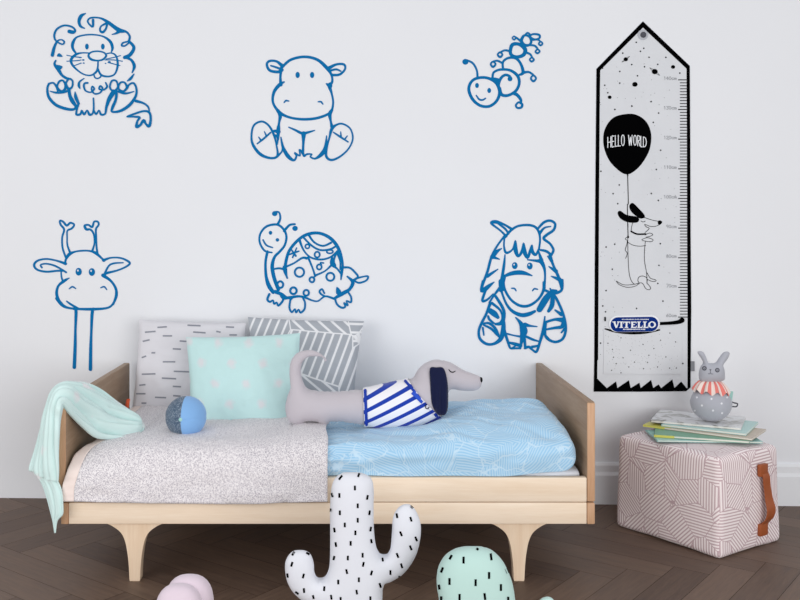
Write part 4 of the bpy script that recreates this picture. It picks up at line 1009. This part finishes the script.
# ------------------------------------------------------------------ wall stickers
L1, L2, HF, H2, CF, GF, G2, T1, T2, Z1, Z2 = (40,5,8), (40,65,6.6667), (230,40,4.2857), (245,110,6.957), (450,20,6), (30,215,6.6667), (20,210,3.5294), (255,205,5.217), (280,225,6.316), (475,215,8), (475,280,8)
DEC = [
('lion', 'blue outline wall sticker of a seated lion with a curly mane, top left', {
 'head': [(L1, 's', '290,390,10 262,345,15 265,300,18 300,255,9 400,237,8 500,250,8 560,290,16 580,340,16 572,375,6'),
          (L1, 's', '400,385,6 340,383,7 290,395,13 250,435,16 260,480,12 310,530,8 360,558,7 410,562,8 450,535,12 462,500,9 465,445,7'),
          (L1, 's', '463,510,10 490,560,11 550,572,9 600,550,9 622,480,12 610,410,9 575,385,6 530,390,5'),
          (L1, 'c', '388,405,11 410,378,8 460,370,8 510,380,8 530,405,11 505,435,10 460,445,8 410,435,13'),
          (L1, 's', '430,552,8 440,580,7 462,588,7 485,575,7 488,553,7'),
          (L1, 's', '215,402,3 270,413,4 330,420,5'), (L1, 's', '215,450,3 300,445,4 330,440,3'), (L1, 's', '262,490,3 330,465,4'), (L1, 's', '530,432,3 590,420,4 645,405,3'), (L1, 's', '520,440,3 590,440,4 660,450,3'), (L1, 's', '545,460,4 590,472,4 640,485,3'),
          (L1, 'e', '347,440,9,6'), (L1, 'e', '350,465,8,5'), (L1, 'e', '320,420,10,5'), (L1, 'e', '555,457,11,8'), (L1, 'e', '525,467,6,4')],
 'eye': [(L1, 'e', '376,333,14,23'), (L1, 'e', '503,333,14,23')],
 'mane': [(L1, 's', '365,68,4 330,88,20 313,130,18 325,170,14 357,187,5'),
          (L1, 's', '425,120,14 424,170,12 405,165,9 382,130,9 408,103,9 480,105,9 540,135,18 600,180,22 640,205,26 690,215,12 718,250,11 712,290,14'),
          (L1, 's', '528,148,12 488,172,8 482,205,11 503,218,14 528,190,11 538,150,12'), (L1, 's', '640,205,26 612,226,12 578,236,4'),
          (L1, 's', '712,292,8 665,303,9 655,325,10 680,327,8 716,300,8'), (L1, 's', '712,290,14 752,340,18 722,398,20 678,420,20'), (L1, 's', '678,418,14 730,440,14 755,490,18 738,542,5'), (L1, 's', '752,553,5 725,590,16 700,608,5'),
          (L1, 's', '235,212,22 268,218,20 282,200,10 250,173,10 190,165,10 135,195,11 115,245,11 130,288,9 180,315,8 195,295,9 172,278,6 140,290,9 115,340,16 100,402,20'),
          (L1, 'f', '138,412 145,390 160,388 182,414'), (L1, 's', '127,445,8 118,475,14 150,520,20 175,560,14 210,585,14 245,592,10'), (L1, 'f', '130,480 178,490 172,512 140,520')],
 'body': [(L2, 's', '295,90,3 265,112,8 260,138,12 268,158,3'), (L2, 's', '318,120,9 300,122,8 293,140,9 305,172,7 340,182,6 362,160,8 350,143,6 345,165,7 365,192,7 400,186,7 418,158,8 403,140,7 396,160,8 425,166,7 448,145,9 438,118,5'),
          (L2, 's', '258,256,12 246,300,8 244,330,10 270,328,10 279,302,5 295,330,10 315,302,5 330,330,12 350,325,8 359,290,8 357,222,6'), (L2, 's', '358,300,7 375,328,9 394,302,5 408,330,10 435,325,8 444,280,13 460,235,16')],
 'paw': [(L2, 's', '60,125,9 50,160,10 60,215,13 105,265,14 165,290,14 220,297,12 240,278,12 216,240,20 200,205,16 195,170,14'), (L2, 's', '60,125,8 90,120,8 112,148,9 120,180,7'),
         (L2, 'c', '116,145,8 130,110,9 155,105,8 170,135,9 165,165,12 140,175,10'), (L2, 'c', '175,120,9 195,92,8 218,108,8 215,145,8 195,160,12 180,145,12'), (L2, 's', '68,175,3 110,185,9 160,183,8 192,168,12'), (L2, 's', '235,180,3 240,215,16 258,258,11'),
         (L2, 'c', '467,140,8 482,105,8 510,108,8 520,145,8 500,172,10 475,165,8'), (L2, 'c', '524,150,8 537,118,8 565,118,8 580,150,11 560,175,10 535,170,10'), (L2, 's', '580,158,10 597,130,8 625,122,9 643,155,9 640,205,11 600,265,15 540,305,13 482,312,9 486,280,14 505,235,13 510,190,13 490,175,18'),
         (L2, 's', '515,175,9 570,190,10 627,177,3'), (L2, 's', '492,180,24 462,228,20 442,285,10')],
 'tail': [(L2, 's', '640,240,14 690,255,9 722,280,8 731,315,5'), (L2, 'c', '580,345,5 625,328,9 690,308,9 730,318,11 739,365,11 728,408,14 708,395,9 692,370,14 670,400,11 645,412,15 650,375,9 664,350,11 625,345,8')]}),
('hippo', 'blue outline wall sticker of a seated hippopotamus above the turtle sticker', {
 'head': [(HF, 's', '222,118,8 260,85,8 320,72,8 375,85,9 415,120,11 435,150,7 438,180,7 426,195,12 436,230,6 442,270,6 430,310,7 380,333,8 320,340,8 260,333,7 215,312,9 185,270,7 188,225,9 212,192,11 232,180,4'), (HF, 's', '220,120,10 216,160,7 218,192,11'),
          (HF, 'f', '410,185 438,192 432,210 422,205'), (HF, 's', '232,268,3 240,260,5 252,262,3'), (HF, 's', '378,265,3 390,265,5 398,275,3')],
 'ear': [(HF, 's', '225,112,12 200,92,7 170,90,7 158,105,7 170,130,8 205,137,9 222,128,12'), (HF, 's', '175,110,4 200,118,6 220,126,6'), (HF, 's', '422,122,12 455,105,7 488,105,7 493,125,6 470,148,7 436,150,8'), (HF, 's', '428,132,6 455,126,6 475,134,4')],
 'eye': [(HF, 'e', '290,150,9,13'), (HF, 'e', '352,150,9,13')],
 'body': [(H2, 's', '225,0,16 245,35,20 237,90,10 232,140,20 232,205,6'), (H2, 's', '200,145,10 232,150,24'), (H2, 's', '605,0,14 590,30,20 597,80,10 605,115,18'),
          (H2, 's', '305,120,5 350,140,10 400,163,14 440,155,11 485,142,4'), (H2, 's', '408,165,26 406,225,12 403,300,12'),
          (H2, 's', '250,190,5 265,260,14 300,322,20 340,350,11 358,320,9 345,297,7 382,318,8 378,275,5 402,300,13 412,322,8 430,308,9 466,308,5 455,325,7 490,338,9 540,300,22 560,255,15 568,180,4')],
 'foot': [(H2, 'c', '45,190,9 60,110,9 115,80,9 165,108,9 200,170,11 218,240,7 226,318,11 180,335,11 110,310,15 60,250,13'), (H2, 's', '85,235,5 130,200,9 178,157,7'), (H2, 's', '95,188,3 112,212,9'), (H2, 's', '135,150,3 150,182,9'), (H2, 's', '226,322,11 256,290,7 262,262,8'), (H2, 's', '212,180,16 228,190,12 225,240,4'),
          (H2, 'c', '605,130,16 588,190,9 572,250,9 565,320,12 600,348,11 660,325,9 720,270,7 750,200,7 732,130,7 680,97,8 640,102,9'), (H2, 's', '615,155,5 660,185,9 717,222,6'), (H2, 's', '666,152,3 668,187,8'), (H2, 's', '712,180,3 692,206,8')]}),
('caterpillar', 'blue outline wall sticker of a smiling caterpillar climbing up to the right', {
 'head': [(CF, 'c', '113,420,13 125,375,12 160,350,12 220,347,12 275,375,14 298,430,14 280,485,12 235,518,12 180,513,12 135,475,13'), (CF, 's', '158,453,5 175,476,7 195,480,7 213,470,5')],
 'eye': [(CF, 'e', '162,393,11,15'), (CF, 'e', '235,423,11,15')],
 'antenna': [(CF, 's', '165,345,9 160,300,8 135,258,8 95,240,8'), (CF, 'e', '92,251,18,17'), (CF, 's', '300,440,8 290,390,14 305,350,12 330,330,11 355,336,11 364,350,10'), (CF, 'e', '360,353,14,15')],
 'body': [(CF, 's', '255,345,9 262,315,9 300,298,10 360,302,11 405,335,13 415,380,12 395,425,12 350,452,12 310,448,14 297,410,14'), (CF, 'f', '245,345 300,355 290,400 275,375'),
          (CF, 's', '318,295,9 318,252,9 350,228,10 395,230,11 425,265,11 438,315,14 415,330,8'), (CF, 'c', '362,185,14 375,148,16 415,146,14 450,175,18 442,208,16 405,222,14 370,212,14'),
          (CF, 'c', '428,125,14 445,93,10 475,100,9 487,128,10 475,150,10 445,150,14'), (CF, 'c', '480,98,7 500,85,8 535,90,9 535,110,8 505,116,7'), (CF, 's', '453,88,8 465,77,7 480,88,8')],
 'leg': [(CF, 's', '385,440,16 405,452,14 425,480,12 422,500,8'), (CF, 'c', '395,512,8 412,494,8 432,505,10 428,524,10 405,528,8'), (CF, 's', '435,318,12 470,312,9 498,328,8'), (CF, 'c', '485,350,7 500,333,7 516,350,7 500,368,9'),
         (CF, 's', '312,258,9 285,245,8 262,248,7'), (CF, 'c', '244,265,7 258,250,7 273,265,7 258,282,9'), (CF, 's', '360,188,9 330,182,8 305,192,7'), (CF, 'c', '286,208,7 300,194,7 314,208,7 300,223,9'),
         (CF, 's', '455,195,10 480,205,8 492,224,7'), (CF, 'c', '478,238,6 490,226,6 503,238,7 490,250,8'), (CF, 's', '470,150,8 508,155,8 526,175,7'), (CF, 'c', '512,190,6 525,177,6 538,188,6 525,200,8'),
         (CF, 's', '492,120,8 525,118,7 543,130,6'), (CF, 'c', '532,142,6 544,131,6 555,142,6 543,153,7'), (CF, 's', '428,132,8 408,114,8 393,104,7'), (CF, 'c', '374,108,5 384,98,5 394,108,6 384,119,6')]}),
('giraffe', 'blue outline wall sticker of a giraffe head on two long neck lines, above the blanket', {
 'head': [(GF, 's', '235,320,10 240,295,10 262,262,16 300,245,8 350,238,8 400,240,8 440,255,14 480,290,9 492,302,16'), (GF, 's', '208,378,6 210,410,7 218,438,9'), (GF, 's', '262,420,3 230,438,14 190,472,11 178,520,14 190,565,14 212,592,12'),
          (GF, 's', '487,402,18 540,440,11 572,490,12 575,540,14 555,595,9'), (G2, 's', '129,312,7 150,336,8 180,347,5 250,350,7 310,345,5 332,325,5 341,300,7'), (G2, 's', '165,322,3 180,333,5 205,348,6'),
          (GF, 's', '262,492,4 283,478,7 305,490,4'), (GF, 's', '472,485,4 495,478,7 512,497,4')],
 'horn': [(GF, 's', '240,285,9 218,220,8 215,150,8 228,97,9 205,65,9 200,38,8 222,45,9 245,70,10 270,52,9 295,65,8 278,90,9 250,105,7 248,150,6 250,200,7 268,252,10'), (GF, 's', '415,240,10 430,190,7 426,130,8 405,98,9 376,95,12 365,72,11 390,66,8 415,80,10 428,45,8 452,45,8 458,65,8 440,95,9 442,150,8 444,210,8 450,255,10')],
 'ear': [(GF, 's', '238,325,14 180,305,8 110,293,8 50,305,9 28,335,11 50,365,9 110,378,9 180,372,9 218,372,8'), (GF, 's', '80,350,8 72,332,7 110,325,7 170,340,8 242,382,8'), (GF, 's', '490,302,14 540,285,7 610,288,8 665,318,10 640,345,8 580,370,8 510,388,12 488,405,12'), (GF, 's', '498,392,10 525,340,8 560,322,8 622,318,4')],
 'eye': [(GF, 'h', '325,378,21,26'), (GF, 'h', '413,380,21,26')],
 'neck': [(G2, 's', '190,350,4 198,354,8 196,420,6 195,480,8 192,555,9'), (G2, 's', '266,350,4 256,356,8 252,430,6 250,490,8 249,562,9')]}),
('turtle', 'blue outline wall sticker of a patterned turtle above the grey cushion', {
 'head': [(T1, 's', '88,248,5 50,238,7 25,195,7 28,150,7 60,112,8 115,102,8 150,128,8 164,165,8 155,210,8 130,242,9 102,272,10 90,320,14 100,380,14 122,440,14'), (T1, 's', '65,243,10 55,300,9 58,370,11 72,420,16 95,455,14'), (T1, 's', '42,182,5 60,210,6 92,222,4')],
 'eye': [(T1, 'e', '81,145,9,10'), (T1, 'e', '117,182,9,9')],
 'antenna': [(T1, 's', '118,102,10 132,70,7 125,38,6 100,38,8'), (T1, 'e', '103,45,14,13'), (T1, 's', '152,135,10 180,105,8 208,100,7'), (T1, 'e', '209,122,14,13')],
 'shell': [(T2, 's', '45,338,3 35,290,16 36,240,14 60,160,13 120,90,13 180,57,14 250,52,13 320,85,15 370,150,15 395,240,10 390,300,12 385,345,4'), (T2, 's', '180,60,10 215,108,8 270,132,8 322,112,9'), (T2, 's', '150,80,8 200,130,8 255,158,8 320,152,8 360,128,7'),
           (T2, 's', '122,92,12 150,160,7 195,205,7 260,218,8 320,202,7 362,165,8'), (T2, 's', '35,265,9 90,240,7 140,208,9 168,210,12'), (T2, 's', '178,205,10 205,270,7 222,322,9'), (T2, 's', '225,318,9 285,290,6 330,248,10'),
           (T2, 's', '330,200,6 328,245,18 360,275,7 388,310,9'), (T2, 's', '355,175,10 340,225,8 350,255,7'), (T2, 's', '360,172,10 380,230,6 380,280,6'),
           (T2, 'r', '173,135,13,13,6'), (T2, 'r', '235,187,16,18,7'), (T2, 'r', '315,168,20,11,6'), (T2, 'r', '248,265,15,16,7'), (T2, 's', '262,250,5 255,238,5 275,240,6'), (T2, 's', '55,188,5 90,175,8 120,165,5'), (T2, 's', '70,152,5 100,195,8'), (T2, 's', '105,145,5 80,205,6'),
           (T2, 'r', '123,298,29,29,8'), (T2, 'r', '318,327,25,25,8'), (T2, 'r', '202,345,15,16,8'), (T2, 's', '212,335,6 222,318,6')],
 'body': [(T1, 's', '95,335,5 125,330,7 150,335,7'), (T1, 's', '105,452,14 140,466,12 165,482,8 190,487,10'), (T1, 'r', '132,415,15,17,7'), (T2, 's', '0,432,8 20,460,13 60,458,13 120,450,10 165,460,9 200,475,7 240,480,6 285,450,7 340,465,10'),
          (T2, 's', '285,450,7 262,438,8 250,420,8 265,404,7 280,430,7'), (T2, 'r', '85,415,20,21,9'), (T2, 'r', '166,428,17,18,8'), (T2, 's', '340,465,10 400,430,18 440,405,14 460,360,16 425,325,6'), (T2, 'f', '358,390 385,415 388,445 356,435'), (T1, 's', '155,325,16 158,350,12 170,382,3')],
 'tail': [(T2, 's', '395,268,10 440,270,8 475,300,8 492,328,9 462,350,10'), (T2, 's', '490,335,8 530,325,6 556,325,8 545,350,7 500,365,8 470,352,7')],
 'foot': [(T1, 's', '75,465,8 65,492,8 78,505,7 94,497,5 100,515,7 114,508,5 122,525,7 145,500,8 148,478,8'), (T2, 's', '68,460,8 60,520,8 75,550,8 95,530,5 102,552,8 118,533,5 130,553,8 155,530,8 158,490,7 145,460,8'), (T2, 's', '348,465,8 360,500,8 390,522,9 412,515,8 404,490,5 428,508,7 420,478,5 447,488,8 450,458,7 435,430,8')]}),
('zebra', 'blue outline wall sticker of a seated zebra with a shaggy mane, beside the growth chart', {
 'head': [(Z1, 's', '240,180,9 280,130,13 340,90,11 420,80,12 480,95,12 512,140,12 520,200,9 512,270,9'), (Z1, 's', '236,180,7 232,250,8 250,302,13 300,275,7 322,205,6 325,280,24 345,330,12 375,290,14 388,225,6 395,290,24 420,342,13 440,290,14 455,240,6 458,290,18 485,318,13 512,270,9'),
          (Z1, 's', '240,318,4 232,400,14 220,480,16 208,560,22 205,600,22'), (Z1, 's', '228,492,12 290,468,22 350,460,26 400,466,20 455,485,4'), (Z1, 's', '420,358,4 490,366,14 530,375,24 555,430,14 560,500,9 552,590,16'), (Z1, 's', '508,290,6 532,365,22'),
          (Z1, 's', '240,500,8 226,560,10 228,600,10'), (Z2, 's', '205,10,24 205,60,18 218,110,10'), (Z2, 's', '228,10,10 240,80,12 290,160,12 360,205,14 430,205,14 500,160,12 545,90,14 552,20,16'), (Z2, 's', '292,66,4 315,68,7 328,86,4'), (Z2, 's', '460,86,4 475,70,7 500,74,4')],
 'ear': [(Z1, 's', '250,170,12 200,122,8 130,66,12 165,55,20 230,75,10 292,112,14'), (Z1, 's', '185,68,8 240,110,10 268,150,8'), (Z1, 's', '500,112,10 550,60,13 600,45,12 640,70,12 628,120,13 572,160,14 550,190,14 600,230,11 627,280,12 608,322,12'), (Z1, 's', '518,145,16 555,103,9 605,92,4')],
 'eye': [(Z1, 'h', '318,405,23,28'), (Z1, 'h', '438,408,23,28')],
 'mane': [(Z1, 's', '238,165,10 175,250,9 130,340,13 100,450,13 60,560,13 50,610,11'), (Z1, 's', '138,335,26 175,292,18 212,268,3'), (Z1, 's', '140,335,20 195,354,3'), (Z1, 's', '98,490,18 140,462,12 182,434,3'), (Z1, 's', '65,595,14 110,562,10 152,537,3'),
          (Z1, 's', '525,280,10 570,290,13 612,320,10'), (Z1, 's', '600,325,18 625,400,12 665,490,15 695,590,13'), (Z1, 's', '612,365,18 580,330,3'), (Z1, 's', '648,450,22 590,412,3'), (Z1, 's', '675,515,24 610,490,3'),
          (Z2, 's', '62,10,11 50,85,13 90,78,9 150,18,3'), (Z2, 's', '88,72,12 58,165,13 100,155,10 145,110,3'), (Z2, 's', '200,60,16 150,125,9 115,180,9'), (Z2, 's', '698,0,12 692,80,13 630,105,15 600,68,5'), (Z2, 's', '618,82,12 650,85,10')],
 'body': [(Z2, 's', '212,95,9 250,190,11 300,250,16 370,280,22 430,272,22 478,250,13'), (Z2, 's', '165,130,14 230,245,16 226,350,16 240,420,14 265,500,13 285,546,9 325,525,6'), (Z2, 's', '120,190,16 90,270,13 50,350,14 30,410,13 40,470,14 90,510,14 150,510,14 205,470,24 225,400,26 228,340,20'),
          (Z2, 's', '120,245,30 155,270,34 182,298,18'), (Z2, 's', '135,185,14 200,240,10 218,300,8 205,345,20 165,352,12'), (Z2, 's', '105,290,10 115,315,12 150,345,9'),
          (Z2, 's', '325,300,4 365,345,22 388,400,46 384,440,36 368,510,14 360,545,12'), (Z2, 's', '400,358,26 440,366,11 495,372,3'), (Z2, 's', '405,450,12 460,475,12 508,490,5'), (Z2, 's', '396,470,14 402,545,12'),
          (Z2, 's', '258,430,8 310,443,6 362,452,10'), (Z2, 's', '265,498,8 320,512,18 365,525,18'), (Z2, 's', '350,545,9 290,548,8'), (Z2, 's', '558,292,4 545,400,16 520,490,14 492,572,12 462,560,9 430,535,14 398,545,10'), (Z2, 's', '455,535,14 505,525,10'),
          (Z2, 's', '600,105,26 560,160,40 515,235,34'), (Z2, 's', '622,125,22 615,200,26 588,248,16'), (Z2, 's', '555,80,12 630,120,13 680,210,13 715,310,13 725,400,13 700,470,13 640,495,13 580,470,13 560,430,12 565,340,12'),
          (Z2, 's', '700,320,30 640,315,14 568,335,12'), (Z2, 's', '710,350,30 690,375,20 640,382,14 568,395,8'), (Z2, 's', '640,240,6 690,275,20'), (Z2, 's', '715,390,12 690,420,6')],
 'foot': [(Z2, 's', '58,350,8 110,345,12 160,385,14 190,450,12'), (Z2, 's', '62,382,9 70,440,5'), (Z2, 's', '70,360,8 130,390,12 178,440,10'), (Z2, 's', '560,440,10 600,480,6')]}),
]
def build_stickers():
    for nm, lab, parts in DEC:
        allp = []
        built = []
        si = 0
        for pn, strokes in parts.items():
            pcs = []                                  # (sample points, builder) of every stroke
            for F, kd, s_ in strokes:
                q = .00004*si; si += 1; mb = MB()
                pj = on_wall(.0006)
                if kd in 'sc':
                    pts = [(p[0], p[1], p[2]*1.22+(.75 if nm == 'zebra' else .5)) for p in fr(F, s_)]; ribbon(mb, pj, pts, closed=kd == 'c', q0=q, n=5); allp += pts
                    samp = [tuple(c[:3]) for c in cat(pts, kd == 'c', 4)]
                elif kd == 'f': pts = fr(F, s_); fill(mb, pj, pts, q0=q); samp = [(p[0], p[1], .5) for p in pts]
                else:
                    a = [float(x) for x in s_.split(',')]; x, y = F[0]+a[0]/F[2], F[1]+a[1]/F[2]; rx, ry = a[2]/F[2], a[3]/F[2]
                    samp = [(p[0], p[1], .5) for p in ell(x, y, rx, ry, 12)]
                    if kd == 'e': fill(mb, pj, ell(x, y, rx+.1, ry+.1, 14), smooth=False, q0=q)
                    elif kd == 'r': ribbon(mb, pj, ell(x, y, rx, ry, 14), a[4]/F[2]*1.22+.5, closed=True, q0=q)
                    elif kd == 'h':   # an eye with a small glint cut out towards the upper left
                        o1 = ell(x, y, rx, ry, 20); i1 = ell(x-rx*.25, y-ry*.3, rx*.27, ry*.27, 20); k = 20
                        mb.add([pj(*p, q) for p in o1+i1], [[i, (i+1) % k, k+(i+1) % k, k+i] for i in range(k)])
                pcs.append((samp, mb))
            if pn in ('head', 'mane', 'body', 'shell'): groups = [[m for _, m in pcs]]
            else:                                     # left and right ears, paws, ... are parts of their own
                gap = -9 if pn == 'eye' else 2.0; groups = []
                for samp, m in pcs:
                    hit = [g for g in groups if any(math.hypot(p[0]-q[0], p[1]-q[1])-(p[2]+q[2])/2 < gap for p in samp for q in g[0])]
                    new = [list(samp), [m]]
                    for g in hit: new[0] += g[0]; new[1] += g[1]; groups.remove(g)
                    groups.append(new)
                groups = [g[1] for g in groups]
            for g in groups:
                one = MB()
                for m in g: one.add(m.v, m.f)
                built.append((pn, one))
        cx = (min(p[0] for p in allp)+max(p[0] for p in allp))/2; by = max(p[1] for p in allp)
        t = thing(nm+'_wall_sticker', lab, 'wall sticker', tuple(on_wall(.0003)(cx, by)), 'blue animal wall stickers')
        for pn, mb in built: mb.build(pn, M['vinyl'], t, smooth=False)
build_stickers()

# ------------------------------------------------------------------ camera and light
cd = bpy.data.cameras.new('camera'); cam = bpy.data.objects.new('camera', cd); C.objects.link(cam)
cam.location = CAM; cam.rotation_euler = (R(90), 0, 0)
cd.sensor_width = 36; cd.lens = FOC/800*36; cd.shift_x = (400-CX)/800; cd.shift_y = -(300-CY)/800
bpy.context.scene.camera = cam
def area(name, loc, target, sx, sy, power, col):
    l = bpy.data.lights.new(name, 'AREA'); l.shape = 'RECTANGLE'; l.size = sx; l.size_y = sy; l.energy = power; l.color = col
    o = bpy.data.objects.new(name, l); C.objects.link(o); o.location = loc
    o.rotation_euler = (Vector(target)-Vector(loc)).to_track_quat('-Z', 'Y').to_euler(); return o
area('assumed_left_light', (-2.3, .2, 1.15), (.1, 3.1, .4), 2.2, 1.6, 37, (1, .985, .97))  # assumed area lamp at front left for soft light; no window in view
area('front_right_fill', (1.3, -.7, 1.0), (.3, 3.2, .3), 2.4, 1.4, 62, (1, .99, .98))  # added fill lamp from front right, evens the wall and lifts the pouf
w = bpy.data.worlds.new('world'); bpy.context.scene.world = w; w.use_nodes = True
w.node_tree.nodes['Background'].inputs[0].default_value = (.97, .98, 1, 1); w.node_tree.nodes['Background'].inputs[1].default_value = .56
vs_ = bpy.context.scene.view_settings; vs_.view_transform = 'Standard'; vs_.look = 'None'; vs_.gamma = 1; vs_.use_curve_mapping = False; vs_.exposure = .06
